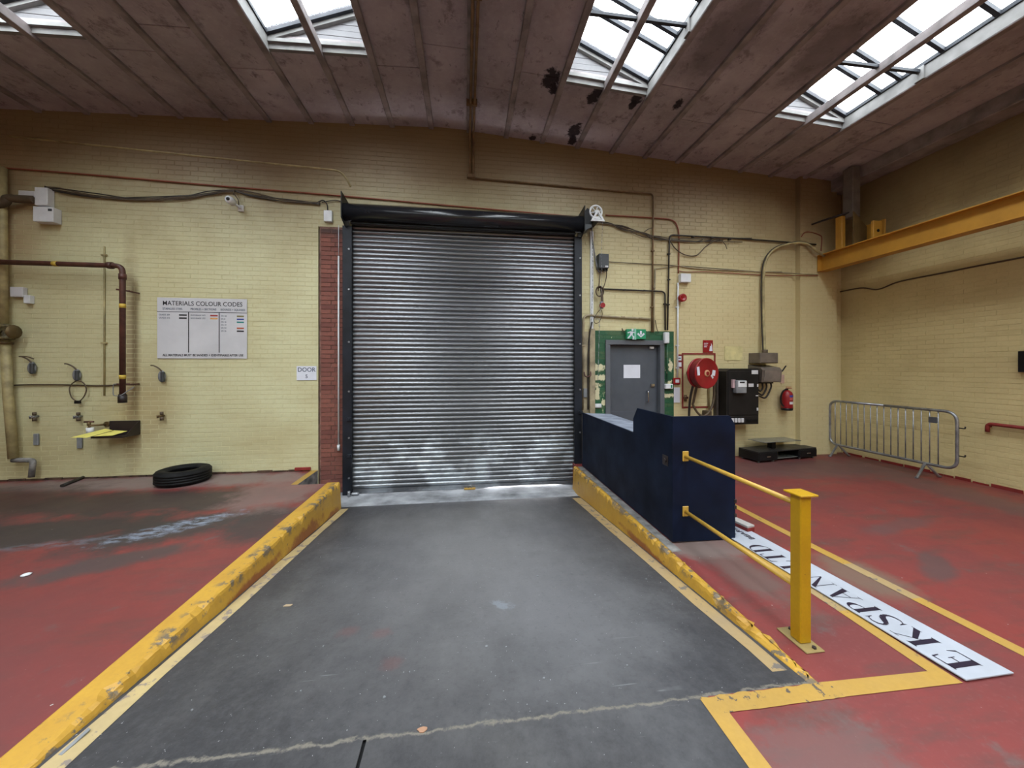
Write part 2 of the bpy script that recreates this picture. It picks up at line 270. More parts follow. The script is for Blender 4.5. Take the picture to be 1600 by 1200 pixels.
# ------------------------------------------------------------------ mesh helpers (world coordinates in, tidy origins out)
class B:
    def __init__(s): s.bm = bmesh.new()
    def face(s, pts, smooth=False):
        f = s.bm.faces.new([s.bm.verts.new(p) for p in pts]); f.smooth = smooth; return s
    def box(s, x0, x1, y0, y1, z0, z1, bev=0.0, M=None):
        t = bmesh.new(); bmesh.ops.create_cube(t, size=1)
        for v in t.verts: v.co = Vector(((x0 + x1) / 2 + v.co.x * (x1 - x0), (y0 + y1) / 2 + v.co.y * (y1 - y0), (z0 + z1) / 2 + v.co.z * (z1 - z0)))
        if bev: bmesh.ops.bevel(t, geom=list(t.edges), offset=bev, segments=1, affect='EDGES', profile=0.5)
        return s.add(t, M)
    def add(s, t, M=None):
        t.verts.ensure_lookup_table(); mp = {}
        for v in t.verts: mp[v] = s.bm.verts.new(M @ v.co if M else v.co)
        for f in t.faces:
            try: q = s.bm.faces.new([mp[v] for v in f.verts]); q.smooth = f.smooth
            except ValueError: pass
        t.free(); return s
    def tube(s, pts, r, n=8, closed=False, caps=True):
        pts = [Vector(p) for p in pts]; N = len(pts); rings = []; ref = None
        for i, p in enumerate(pts):
            a = pts[(i - 1) % N] if (i > 0 or closed) else p; b = pts[(i + 1) % N] if (i < N - 1 or closed) else p
            t = (b - a).normalized()
            if ref is None:
                ref = t.orthogonal().normalized()
            ref = (ref - t * ref.dot(t)).normalized(); q = t.cross(ref)
            rr = r[i] if isinstance(r, (list, tuple)) else r
            rings.append([s.bm.verts.new(p + (ref * math.cos(2 * PI * k / n) + q * math.sin(2 * PI * k / n)) * rr) for k in range(n)])
        for i in range(N if closed else N - 1):
            A, Bq = rings[i], rings[(i + 1) % N]
            for k in range(n):
                f = s.bm.faces.new((A[k], A[(k + 1) % n], Bq[(k + 1) % n], Bq[k])); f.smooth = True
        if caps and not closed:
            s.bm.faces.new(list(reversed(rings[0]))); s.bm.faces.new(rings[-1])
        return s
    def cyl(s, a, b, r, n=16, r2=None): return s.tube([a, b], [r, r if r2 is None else r2], n)
    def lathe(s, prof, c, axis='Z', n=32, smooth=True, closed=False):
        """profile of (radius, height) turned about an axis through c"""
        rings = []
        for r, h in prof:
            ring = []
            for k in range(n):
                a = 2 * PI * k / n; x, y = r * math.cos(a), r * math.sin(a)
                v = {'Z': (x, y, h), 'Y': (x, h, y), 'X': (h, x, y)}[axis]
                ring.append(s.bm.verts.new(Vector(c) + Vector(v)))
            rings.append(ring)
        P = len(rings)
        for i in range(P if closed else P - 1):
            A, Q = rings[i], rings[(i + 1) % P]
            for k in range(n):
                f = s.bm.faces.new((A[k], A[(k + 1) % n], Q[(k + 1) % n], Q[k])); f.smooth = smooth
        if not closed:
            for ring in (rings[0], rings[-1]):
                try: s.bm.faces.new(ring)
                except ValueError: pass
        return s
    def prism(s, poly, axis, a, b):
        """flat outline extruded along an axis; outline in the other two coordinates"""
        def P(p, h): return {'X': (h, p[0], p[1]), 'Y': (p[0], h, p[1]), 'Z': (p[0], p[1], h)}[axis]
        A = [s.bm.verts.new(P(p, a)) for p in poly]; Q = [s.bm.verts.new(P(p, b)) for p in poly]; n = len(poly)
        s.bm.faces.new(A); s.bm.faces.new(list(reversed(Q)))
        for k in range(n): s.bm.faces.new((A[k], Q[k], Q[(k + 1) % n], A[(k + 1) % n]))
        return s
    def strip(s, L, Rr, z):   # ribbon between two xy polylines
        for i in range(len(L) - 1): s.face([(*L[i], z), (*Rr[i], z), (*Rr[i + 1], z), (*L[i + 1], z)])
        return s

def wpos(o): return o.location + (wpos(o.parent) if o.parent else Vector())
def obj(name, b, mat, parent=None, origin=None, label=None):
    bm = b.bm; bmesh.ops.recalc_face_normals(bm, faces=bm.faces)
    me = bpy.data.meshes.new(name)
    if origin is None:
        xs = [v.co for v in bm.verts]
        lo = Vector((min(p.x for p in xs), min(p.y for p in xs), min(p.z for p in xs))); hi = Vector((max(p.x for p in xs), max(p.y for p in xs), max(p.z for p in xs)))
        origin = Vector(((lo.x + hi.x) / 2, (lo.y + hi.y) / 2, lo.z))
    origin = Vector(origin)
    for v in bm.verts: v.co -= origin
    bm.to_mesh(me); bm.free(); me.materials.append(mat)
    o = bpy.data.objects.new(name, me); COL.objects.link(o)
    if parent: o.parent = parent; o.location = origin - wpos(parent)
    else: o.location = origin
    if label: o['label'] = label
    return o
def thing(name, loc, label, cat, group=None, kind=None):
    o = bpy.data.objects.new(name, None); COL.objects.link(o); o.location = loc; o.empty_display_size = 0.1
    return tag(o, label, cat, group, kind)
def tag(o, label, cat, group=None, kind=None):
    o['label'] = label; o['category'] = cat
    if group: o['group'] = group
    if kind: o['kind'] = kind
    return o
def struct(name, b, mat, label, cat):
    return tag(obj(name, b, mat), label, cat, None, 'structure')
def inst(name, me, parent, loc, rot=(0, 0, 0), scale=(1, 1, 1)):
    o = bpy.data.objects.new(name, me); COL.objects.link(o)
    if parent: o.parent = parent; o.location = Vector(loc) - wpos(parent)
    else: o.location = loc
    o.rotation_euler = rot; o.scale = scale
    return o
def mesh_of(name, b, mat):
    bmesh.ops.recalc_face_normals(b.bm, faces=b.bm.faces); me = bpy.data.meshes.new(name); b.bm.to_mesh(me); b.bm.free(); me.materials.append(mat); return me
def spline(pts, n=8):
    """smooth curve through the points"""
    P = [Vector(p) for p in pts]; out = []
    for i in range(len(P) - 1):
        p0, p1, p2, p3 = P[max(i - 1, 0)], P[i], P[i + 1], P[min(i + 2, len(P) - 1)]
        for k in range(n):
            t = k / n
            out.append(0.5 * ((2 * p1) + (p2 - p0) * t + (2 * p0 - 5 * p1 + 4 * p2 - p3) * t * t + (3 * p1 - p0 - 3 * p2 + p3) * t ** 3))
    out.append(P[-1]); return out
def bend(pts, r, n=5):
    """polyline with rounded corners"""
    P = [Vector(p) for p in pts]; out = [P[0]]
    for i in range(1, len(P) - 1):
        a = (P[i - 1] - P[i]); c = (P[i + 1] - P[i]); d = min(r, a.length / 2, c.length / 2); a = P[i] + a.normalized() * d; c = P[i] + c.normalized() * d
        for k in range(n + 1):
            t = k / n; out.append(a * (1 - t) ** 2 + P[i] * 2 * t * (1 - t) + c * t * t)
    out.append(P[-1]); return out
def text(body, size, M, mat, parent, name='lettering', align='CENTER', bold=0.0, sx=1.0):
    """flat lettering in the built-in face, as a mesh; M places its local x/y plane"""
    cu = bpy.data.curves.new('t', 'FONT'); cu.body = body; cu.size = size; cu.align_x = align; cu.align_y = 'CENTER'; cu.extrude = 0.0006; cu.offset = bold; cu.resolution_u = 3
    t = bpy.data.objects.new('t', cu); COL.objects.link(t); bpy.context.view_layer.update()
    dg = bpy.context.evaluated_depsgraph_get(); me = bpy.data.meshes.new_from_object(t.evaluated_get(dg)); bpy.data.objects.remove(t); bpy.data.curves.remove(cu)
    b = B(); b.bm.from_mesh(me); bpy.data.meshes.remove(me)
    S = Matrix.Diagonal((sx, 1, 1, 1)); b.bm.transform(M @ S)
    return obj(name, b, mat, parent)
def wall_M(p): return Matrix.Translation(p) @ Matrix.Rotation(PI / 2, 4, 'X')   # lettering upright on a plane facing -Y

# ------------------------------------------------------------------ the room shell
XL, YB = -9.2, -7.6
KL0, KL1 = -1.99, -1.815            # left kerb
KR0, KR1 = 1.83, 1.885              # right kerb
Y0, YT, ZB = 1.72, 5.62, -0.375     # ramp head, ramp foot, depth
def rz(y): return 0 if y < Y0 else ZB * min(1, (y - Y0) / (YT - Y0))
NX, NY = -2.40, 5.56                # notch in the left floor beside the brick pillar
b = B(); TH = 0.6
def slab(poly, z=0.0, th=TH): b.prism(poly, 'Z', z - th, z)
slab([(XL, YB), (KL0, YB), (KL0, NY), (NX, NY), (NX, D + .1), (XL, D + .1)])
slab([(KR1, Y0), (XR + .1, Y0), (XR + .1, D + .1), (KR1, D + .1)])
slab([(1.24, YB), (XR + .1, YB), (XR + .1, Y0), (1.24, Y0)])
floor = struct('floor', b, M_RED, 'worn red painted concrete floor either side of the dark loading ramp', 'floor')
b = B(); slab([(KL0, YB), (-0.462, YB), (-0.462, Y0), (KL0, Y0)]); slab([(-0.446, YB), (1.24, YB), (1.24, Y0), (-0.446, Y0)])
apron = struct('floor_apron', b, M_SLAB, 'dark grey level floor slab at the head of the ramp', 'floor')
b = B(); b.box(-0.47, -0.43, YB, Y0, -0.3, -0.012); obj('joint_filler', b, M_BLACK, apron)
b = B()
N = 24
for i in range(N):
    ya, yb = Y0 + (YT - Y0) * i / N, Y0 + (YT - Y0) * (i + 1) / N
    b.face([(KL1 - .06, ya, rz(ya)), (KR0 + .06, ya, rz(ya)), (KR0 + .06, yb, rz(yb)), (KL1 - .06, yb, rz(yb))])
b.box(KL1 - .06, KR0 + .06, Y0, YT, ZB - .3, ZB - .25)
ramp = struct('floor_ramp', b, M_ASPH, 'dark tarmac ramp sloping down to the roller shutter', 'ramp')
b = B(); b.prism([(KL1 - .62, NY), (KL1 - .05, YT - .08), (-1.3, YT + .1), (-0.8, YT + .2), (1.9, YT + .24), (2.02, YT + .24), (2.02, D + .5), (KL1 - .62, D + .5)], 'Z', ZB - .25, ZB - .004)
b.box(-1.9, 2.0, YT - .1, YT + .3, ZB - .25, ZB - .012)
struct('trim_1', b, M_CONC, 'pale concrete threshold strip under the roller shutter', 'threshold')

def kerb(x0, x1, ya, yb, face, n, seed):
    """upstand kerb, painted, its arris broken: outline per station, face = side of the ramp"""
    rnd = random.Random(seed); bm = bmesh.new(); rows = []
    for i in range(n + 1):
        y = ya + (yb - ya) * i / n; zb = rz(y) - 0.05; zt = 0.016 if face > 0 else 0.003
        c1, c2 = 0.014 + 0.020 * rnd.random(), 0.014 + 0.022 * rnd.random()
        if rnd.random() < (0.12 if face > 0 else .3): c1 *= 2.2; c2 *= 2
        h = zt - rz(y)
        if face > 0: pr = [(x0, zb), (x0, zt - .004), (x0 + .012, zt), (x1 - c1, zt), (x1 - c1 * .3, zt - min(c2 * .5, h * .4)), (x1, zt - min(c2 + .01, h * .8)), (x1 + 0.02, zb)]
        else: pr = [(x1, zb), (x1, zt - .004), (x1 - .012, zt), (x0 + c1, zt), (x0 + c1 * .3, zt - min(c2 * .5, h * .4)), (x0, zt - min(c2 + .01, h * .8)), (x0 - 0.02, zb)]
        rows.append([bm.verts.new((px, y, pz)) for px, pz in pr])
    for a, c in zip(rows, rows[1:]):
        for k in range(len(a) - 1): bm.faces.new((a[k], a[k + 1], c[k + 1], c[k]))
    bm.faces.new(rows[0]); bm.faces.new(list(reversed(rows[-1])))
    q = B(); q.bm.free(); q.bm = bm; return q
struct('trim_2', kerb(KL0, KL1, 1.30, NY, 1, 110, 3), M_KERB, 'yellow painted concrete kerb along the left side of the ramp', 'kerb')
kr = struct('trim_3', kerb(KR0, KR1, 1.66, 5.98, -1, 110, 5), M_KERB, 'chipped yellow kerb along the right side of the ramp, below the navy boards', 'kerb')
b = B(); b.strip([(KR1 - .004, y) for y in (3.1, 4.2, 5.95)], [(1.978, y) for y in (3.1, 4.2, 5.95)], .0025); obj('kerb_top', b, M_CONCD, kr, None, 'bare grey concrete strip at the foot of the navy boards')

# painted lines, thin coats of paint lying on the floor, the slab and the ramp
def line(name, L, Rr, z, mat, par):
    q = B()
    for i in range(len(L) - 1):
        za, zb = (z(L[i][1]), z(L[i + 1][1])) if callable(z) else (z, z)
        q.face([(*L[i], za), (*Rr[i], za), (*Rr[i + 1], zb), (*L[i + 1], zb)])
    return obj(name, q, mat, par)
ys = [1.30, 1.72, 2.3, 3.0, 3.8, 4.6, 5.2, 5.52]
line('painted_line', [(-1.785 + .01 * math.sin(y * 3), y) for y in ys], [(-1.69 + .008 * math.sin(y * 5), y) for y in ys], lambda y: rz(y) + .003, M_LINEP, ramp)
ys = [1.66, 2.0, 2.5, 3.2, 4.0, 4.8, 5.5]
line('painted_line', [(1.70 + .01 * math.sin(y * 4) - .01 * (y - 2), y) for y in ys], [(1.80, y) for y in ys], lambda y: rz(y) + .003, M_LINEB, ramp)
line('painted_line', [(3.22, 5.6), (3.215, 3.0), (3.222, 2.72)], [(3.31, 5.6), (3.305, 3.0), (3.312, 2.72)], .0025, M_LINE, floor)
line('painted_line', [(3.222, 2.72), (3.234, 2.25)], [(3.312, 2.72), (3.324, 2.25)], .0025, M_LINEB, floor)
line('painted_line', [(3.234, 2.25), (3.275, 0.6)], [(3.324, 2.25), (3.365, 0.6)], .0025, M_LINE, floor)
line('painted_line', [(2.575, 3.2), (2.572, 2.5)], [(2.66, 3.2), (2.657, 2.5)], .0025, M_LINE, floor)
line('painted_line', [(2.572, 2.5), (2.57, 2.2)], [(2.657, 2.5), (2.656, 2.2)], .0025, M_LINEB, floor)
line('painted_line', [(2.57, 2.2), (2.555, 1.63)], [(2.656, 2.2), (2.65, 1.63)], .0025, M_LINE, floor)
rj = random.Random(12)
xs_ = [1.20 + .035 * k for k in range(22)]
line('painted_line', [(x, 1.625 - .004 * rj.random()) for x in xs_], [(x, 1.710 + (.006 + .010 * (rj.random() - .5))) for x in xs_], .0035, M_LINEC, floor)
line('painted_line', [(1.935, 1.625), (2.65, 1.615)], [(1.935, 1.715), (2.65, 1.70)], .0035, M_LINE, floor)
line('painted_line', [(1.19, 1.71), (1.195, 0.6)], [(1.285, 1.71), (1.29, 0.6)], .003, M_LINE, floor)
b = B(); b.box(NX - .02, NX + .004, NY - .0, D + .05, ZB, -.001); b.box(NX - .02, KL1 - .01, NY - .02, NY + .004, ZB, -.001); obj('slab_edge', b, M_CONCD, floor, None, 'bare grey concrete edge of the floor slab beside the brick pillar')
line('painted_line', [(NX - .09, NY), (NX - .1, D)], [(NX, NY), (NX, D)], .003, M_LINE, floor)

# walls: a backing of painted mortar, and every brick of it proud of the joints
PITCH, BL, BH = 0.0735, 0.225, 0.0655
def clipb(x0, x1, z0, z1, r): return max(x0, r[0]), min(x1, r[1]), max(z0, r[2]), min(z1, r[3])
def brick_rects(r, top=None, seed=1):
    """brick faces (running bond, laid from z = 0) inside the rectangle r = x0, x1, z0, z1"""
    rnd = random.Random(seed); out = []
    for k in range(int(math.floor(r[2] / PITCH)) - 1, int(r[3] / PITCH) + 1):
        off = (k % 2) * BL / 2
        for j in range(int((r[0] - off) / BL) - 2, int((r[1] - off) / BL) + 2):
            x0, x1, z0, z1 = clipb(j * BL + off, j * BL + off + BL - .008, k * PITCH, k * PITCH + BH, r)
            if top: z1 = min(z1, top((x0 + x1) / 2))
            if x1 - x0 < .02 or z1 - z0 < .015: continue
            out.append((x0, x1, z0, z1, rnd.uniform(.0020, .0038)))
    return out
def brick_mesh(rects, place):
    """five-sided blocks; place(x, depth, z) gives the point"""
    V, F = [], []
    for x0, x1, z0, z1, p in rects:
        n = len(V); e = .0025
        V += [place(x0, -.003, z0), place(x1, -.003, z0), place(x1, -.003, z1), place(x0, -.003, z1),
              place(x0 + e, p, z0 + e), place(x1 - e, p, z0 + e), place(x1 - e, p, z1 - e), place(x0 + e, p, z1 - e)]
        F += [(n + 4, n + 5, n + 6, n + 7), (n, n + 1, n + 5, n + 4), (n + 1, n + 2, n + 6, n + 5), (n + 2, n + 3, n + 7, n + 6), (n + 3, n, n + 4, n + 7)]
    return V, F
def stuffbricks(name, rects, place, mat, par, label=None):
    V, F = brick_mesh(rects, place); me = bpy.data.meshes.new(name); me.from_pydata(V, [], F); me.materials.append(mat)
    b = B(); b.bm.from_mesh(me); bpy.data.meshes.remove(me)
    o = obj(name, b, mat, par); o['kind'] = 'stuff'
    if label: o['label'] = label
    return o
unit = {}
def onebricks(rects, place, mat, par, axis):
    """single bricks; alike ones share one mesh"""
    for x0, x1, z0, z1, p in rects:
        w, h = round(x1 - x0, 3), round(z1 - z0, 3); key = (w, h, mat.name, axis)
        if key not in unit:
            V, F = brick_mesh([(-w / 2, w / 2, -h / 2, h / 2, .005)], lambda x, q, z: (x, -q, z) if axis == 'Y' else (-q, x, z))
            me = bpy.data.meshes.new('brick'); me.from_pydata(V, [], F); me.materials.append(mat); b = B(); b.bm.from_mesh(me); bpy.data.meshes.remove(me)
            unit[key] = mesh_of('brick', b, mat)
        c = Vector(place((x0 + x1) / 2, p - .005, (z0 + z1) / 2)); inst('brick', unit[key], par, c)

PX0, PX1 = -2.345, -1.955           # bare brick pillar
GX0, GX1, GZ = 2.31, 3.846, 2.355  # green painted patch about the door
DX0, DX1, DZ = 2.60, 3.56, 2.10    # door opening inside its frame
T = 0.35
DB = D + .0045                      # face of the mortar; the bricks stand a few millimetres proud of it, up to D
b = B()
b.box(XL, -2.39, DB, D + T, -.6, 6); b.box(-2.39, 2.02, DB, D + T, 4.0, 6); b.box(2.02, GX0, DB, D + T, -.6, 6)
b.box(GX0, XR + T, DB, D + T, GZ, 6); b.box(GX1, XR + T, DB, D + T, -.6, GZ)
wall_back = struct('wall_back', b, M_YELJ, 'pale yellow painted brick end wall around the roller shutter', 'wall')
b = B(); b.box(GX0, DX0 - .085, DB, D + T, -.3, GZ); b.box(DX1 + .085, GX1, DB, D + T, -.3, GZ); b.box(DX0 - .085, DX1 + .085, DB, D + T, DZ + .085, GZ)
obj('green_surround', b, M_GRN, wall_back, None, 'flaking dark green paint around the grey door')
pb = lambda x, q, z: (x, DB - q, z)
top = lambda x: cz(x) - .02
left = brick_rects((XL + .01, -2.39, 0.02, 5.9), top, 11)
near = [r for r in left if r[0] > -7.15 and r[1] < -4.6 and r[2] < 1.98][:300]; ks = set(near)
rest = [r for r in left if r not in ks]
rest += brick_rects((-2.39, GX0, 4.0, 5.9), top, 12) + brick_rects((2.05, GX0, 2.37, 4.0), None, 13)
rest += brick_rects((GX0, GX1, GZ + .005, 5.9), top, 14) + brick_rects((GX1, XR, 0.02, 5.9), top, 15)
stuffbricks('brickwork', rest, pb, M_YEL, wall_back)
onebricks(near, pb, M_YEL, wall_back, 'Y')
gr = brick_rects((GX0, DX0 - .085, 0, GZ), None, 16) + brick_rects((DX1 + .085, GX1, 0, GZ), None, 17) + brick_rects((DX0 - .085, DX1 + .085, DZ + .09, GZ), None, 18)
stuffbricks('green_brickwork', gr, pb, M_GRN, wall_back, 'green painted bricks with cream chips round the door')
# dark damp course and loose red brick course at the foot of the left wall, and the raised trace of an old pipe high up
b = B()
x = -9.0
rnd = random.Random(4)
while x < -2.75:
    w = .21 + rnd.uniform(-.01, .02); b.box(x, x + w, D - .012 - rnd.random() * .006, D + .01, -.01, .022 + rnd.random() * .012); x += w + .012
o = obj('damp_course', b, M_BRN, wall_back, None, 'dark red brown strip along the foot of the yellow wall')
b = B(); b.box(-2.74, -2.50, D - .03, D, .015, .065, .004); obj('brick', b, M_FRED, wall_back, None, 'loose red brick at the foot of the wall by the kerb end')
b = B(); b.tube(bend([W(15, 213), W(300, 243), W(535, 267), W(548, 292)], .25), .014, 6); obj('pipe_trace', b, M_PIPEY, wall_back, None, 'painted over pipe high on the left')
b = B(); b.prism([(-2.39, -.37), (PX0 - .005, -.37), (PX0 - .005, 4.2), (-2.36, 4.22), (-2.385, 3.3), (-2.375, 2.2), (-2.392, 1.1)], 'Y', D + .012, D + .3); obj('edge_joint', b, M_BRN, wall_back, None, 'dark ragged edge between yellow paint and bare brick')

# the bare brick pillar left of the shutter
pil = thing('wall_brick_pillar', ((PX0 + PX1) / 2, D, ZB), 'unpainted red brick pillar between yellow wall and shutter', 'pillar', None, 'structure')
b = B(); b.box(PX0 - .02, PX1 + .03, D + .004, D + T, ZB, 4.0); obj('mortar', b, M_MORT, pil)
for k in range(-5, 54):
    z0 = k * PITCH; z1 = z0 + BH
    if z1 < ZB + .02 or z1 > 3.99: continue
    z0 = max(z0, ZB)
    cutx = (PX0 + .225) if k % 2 == 0 else (PX1 - .225)
    onebricks([(PX0, cutx - .01, z0, z1, .009 + .004 * random.random()), (cutx, PX1, z0, z1, .006 + .004 * random.random())], lambda x, q, z: (x, D + .004 - q, z), M_BRICK, pil, 'Y')

# corner pier
b = B(); b.box(6.38, 7.18, D - .10, D + .1, -.1, 5.5); pier = struct('wall_pier', b, M_YELJ, 'shallow yellow brick pier in the right corner', 'pier')
stuffbricks('brickwork', brick_rects((6.38, 7.18, 0.02, 5.9), top, 21), lambda x, q, z: (x, D - .10 - q, z), M_YEL, pier)

# right wall
b = B(); b.box(XR, XR + T, YB, D + T, -.6, 6)
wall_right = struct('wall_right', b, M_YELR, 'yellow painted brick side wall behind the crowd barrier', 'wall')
pr = lambda y, q, z: (XR - q, y, z)
allr = brick_rects((2.3, D, 0.02, 5.9), lambda y: cz(XR) - .02, 31)
vis = lambda r: abs((HC - r[2]) / (0.9917 * r[0] + .128 * XR)) < 1.05
near = sorted([r for r in allr if r[0] > 3.62 and r[2] < 3.6], key=lambda r: r[0])[:300]; ks = set(r[:4] for r in near)
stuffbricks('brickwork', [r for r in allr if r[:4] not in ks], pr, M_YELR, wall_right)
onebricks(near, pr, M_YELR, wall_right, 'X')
b = B(); y = 2.3
while y < 6.1:
    w = rnd.uniform(.1, .35); b.box(XR - .012 - rnd.random() * .012, XR + .01, y, y + w, -.01, .02 + rnd.random() * .025); y += w + rnd.uniform(.0, .06)
obj('damp_course', b, M_FRED, wall_right, None, 'dark red strip along the foot of the side wall')
b = B(); b.box(XL - T, XL, YB, D + T, -.6, 6); struct('wall_left', b, M_YELR, 'yellow painted far left wall beyond the picture', 'wall')
b = B(); b.box(XL, XR, YB - T, YB, -.6, 6); struct('wall_front', b, M_YELR, 'yellow painted wall behind the viewer', 'wall')

# ------------------------------------------------------------------ roof: planks between beams, four rooflights
BP = 0.641; BX0 = 0.066; YE = 4.90
beams = [BX0 + BP * k for k in range(-15, 12)]
LK = (-8, -3, 3, 8)
def bay_open(k): return any(k in (c - 1, c) for c in LK)      # bay k lies between beam k and k+1
b = B()
for k in range(-15, 12):
    xa, xb = BX0 + BP * k, min(BX0 + BP * (k + 1), XR + .3); za, zb = cz(xa) + .10, cz(xb) + .10
    ya = YE if bay_open(k) else YB - T
    P = [(xa, za), (xb, zb), (xb, zb + .1), (xa, za + .1)]; b.prism(P, 'Y', ya, D + T)
ceiling = struct('ceiling', b, M_BEAM, 'dark brown grey plank ceiling on narrow beams', 'ceiling')
plank = {}
def add_plank(k, ya, yb):
    xa, xb = BX0 + BP * k + .036, BX0 + BP * (k + 1) - .036
    xb = min(xb, XR)
    key = (round(xb - xa, 3), round(yb - ya, 3))
    if key not in plank:
        w, l = xb - xa, yb - ya; q = B(); q.box(-w / 2, w / 2, -l / 2 + .004, l / 2 - .004, 0, .07, .004); plank[key] = mesh_of('plank', q, M_PLANK)
    xm = (xa + xb) / 2; sl = math.atan2(cz(xb) - cz(xa), xb - xa)
    inst('plank', plank[key], ceiling, (xm, (ya + yb) / 2, cz(xm) + .030 + .003 * random.random()), (0, -sl, 0))
for k in range(-15, 12):
    if BX0 + BP * k > XR - .1: continue
    if bay_open(k): add_plank(k, YE, D + .02); continue
    y = D + .02; first = 1.05 + .75 * ((k * 37) % 5) / 4
    while y > YB:
        l = first if y > D else 2.4; add_plank(k, max(y - l, YB), y); y -= l
for k, x in enumerate(beams):
    if x > XR: continue
    q = B(); z = cz(x); q.box(x - .042, x + .042, YB, D + .02, z - .005, z + .11, .006); obj('beam', q, M_BEAM, ceiling, (x, D, z))
# edge beam along the right wall
b = B(); b.box(7.05, XR, YB, D, 5.10, 5.32, .01); struct('trim_4', b, M_BEAM, 'dark roof edge beam along the top of the right wall', 'beam')

LEN = YE - YB
for i, c in enumerate(LK):
    xm = BX0 + BP * c; x0, x1 = xm - BP + .042, xm + BP - .042; s = 1 if c < 0 else -1     # s: side of the high edge
    z0 = min(cz(x0), cz(x1)) + .0; UP = .17; RISE = .44
    lowx, highx = (x0, x1) if s > 0 else (x1, x0)
    zc = lambda x: cz(x)
    zl, zh = zc(lowx) + UP, zc(highx) + UP + RISE
    root = thing('window_%d' % (i + 1), (xm, YE, cz(xm)), ['leftmost sloping rooflight at the picture edge, mostly cut off', 'rooflight left of the middle, sloping up to the right', 'rooflight right of the middle above the mould stains', 'long rooflight nearest the right wall'][i], 'rooflight', None, 'structure')
    # white curb lining the opening: end board with its ledge, low side, high side
    q = B(); q.prism([(x0, zc(x0) + .032), (x1, zc(x1) + .032), (x1, zc(x1) + .10), (x0, zc(x0) + .10)], 'Y', YE + .002, YE + .05); obj('end_curb', q, M_TIMB, root)
    q = B(); q.prism([(x0, zc(x0) + .10), (x1, zc(x1) + .10), (x1, zc(x1) + .145), (x0, zc(x0) + .145)], 'Y', YE - .035, YE + .05); obj('end_ledge', q, M_TIMB, root)
    q = B(); a_, b_ = sorted((lowx + .004 * s, lowx - .05 * s)); q.box(a_, b_, YB, YE + .05, zc(lowx) + .002, zc(lowx) + UP, .004); obj('low_curb', q, M_TIMB, root)
    q = B(); a_, b_ = sorted((lowx + .02 * s, lowx - .05 * s)); q.box(a_, b_, YB, YE + .05, zc(lowx) + UP - .005, zc(lowx) + UP + .05, .006); obj('sill_rail', q, M_BAR, root)
    q = B(); a_, b_ = sorted((highx - .002 * s, highx + .05 * s)); q.box(a_, b_, YB, YE + .05, zc(highx) + .05, zc(highx) + UP + RISE + .1, .004); obj('high_curb', q, M_TIMB, root)
    # gable end of horizontal boards under a sloping rail
    nb = 7; ztop = zh + .03; zb0 = min(zc(x0), zc(x1)) + .14
    for j in range(nb):
        za, zb = zb0 + (ztop - zb0) * j / nb, zb0 + (ztop - zb0) * (j + 1) / nb - .006
        # the slope runs from (lowx, zl) to (highx, zh): board outline clipped by it
        f = lambda z: lowx + (highx - lowx) * min(1, max(0, (z - zl + .02) / (zh - zl)))
        poly = [(f(za), za), (highx, za), (highx, zb), (f(zb), zb)]
        if abs(poly[1][0] - poly[0][0]) < .03: continue
        if abs(poly[2][0] - poly[3][0]) < .01: poly = poly[:3]
        q = B(); q.prism(poly, 'Y', YE + .015 + .003 * (j % 2), YE + .05); obj('gable_board', q, M_DBOARD, root)
    def sl(x, dz): return zl + (zh - zl) * (x - lowx) / (highx - lowx) + dz
    q = B(); q.prism([(lowx, sl(lowx, -.055)), (highx, sl(highx, -.055)), (highx, sl(highx, -.005)), (lowx, sl(lowx, -.005))], 'Y', YE - .03, YE + .05); obj('gable_rail', q, M_TIMB, root)
    q = B(); q.prism([(lowx, sl(lowx, -.005)), (highx, sl(highx, -.005)), (highx, sl(highx, .06)), (lowx, sl(lowx, .06))], 'Y', YE - .075, YE + .05); obj('end_rafter', q, M_BAR, root)
    # glazing bars, the panes between them, and a steel tie bar
    offs = [0.08, .52, .76, 1.20, 1.66, 2.1, 2.34, 2.78, 3.24, 3.7, 4.2, 4.7, 5.2, 5.7, 6.2, 6.7, 7.2, 7.7, 8.2, 8.7, 9.2, 9.7, 10.2, 10.7, 11.2, 11.7, 12.2, LEN]
    for a, d in zip(offs, offs[1:]):
        q = B(); q.prism([(lowx, sl(lowx, .035)), (highx, sl(highx, .035)), (highx, sl(highx, .041)), (lowx, sl(lowx, .041))], 'Y', YE - d + .004, YE - a - .004); obj('pane', q, M_PANE, root)
        if d < LEN:
            q = B(); q.prism([(lowx, sl(lowx, -.005)), (highx, sl(highx, -.005)), (highx, sl(highx, .05)), (lowx, sl(lowx, .05))], 'Y', YE - d - .022, YE - d + .022); obj('glazing_bar', q, M_BAR, root)
    for yy in (3.93, 1.2, -1.5, -4.2):
        q = B(); q.box(min(x0, x1) - .01, max(x0, x1) + .03, yy - .02, yy + .02, zc(xm) + .06, zc(xm) + .095); obj('tie_bar', q, M_BAR, root)
        q = B(); a_, b_ = sorted((lowx - .03 * s, lowx + .03 * s)); q.box(a_, b_, yy - .05, yy + .05, zc(lowx) + .0, zc(lowx) + UP, .004); obj('bracket', q, M_TIMB, root)
    # daylight sampling portal in the plane of the glass
    la = bpy.data.lights.new('rooflight_portal', 'AREA'); la.shape = 'RECTANGLE'; la.size = math.hypot(highx - lowx, zh - zl); la.size_y = LEN
    la.cycles.is_portal = True
    lo = bpy.data.objects.new('rooflight_portal', la); COL.objects.link(lo); lo.location = (xm, (YE + YB) / 2, (zl + zh) / 2 + .06)
    lo.rotation_euler = (0, -math.atan2(zh - zl, highx - lowx) if s > 0 else math.atan2(zh - zl, lowx - highx), 0)

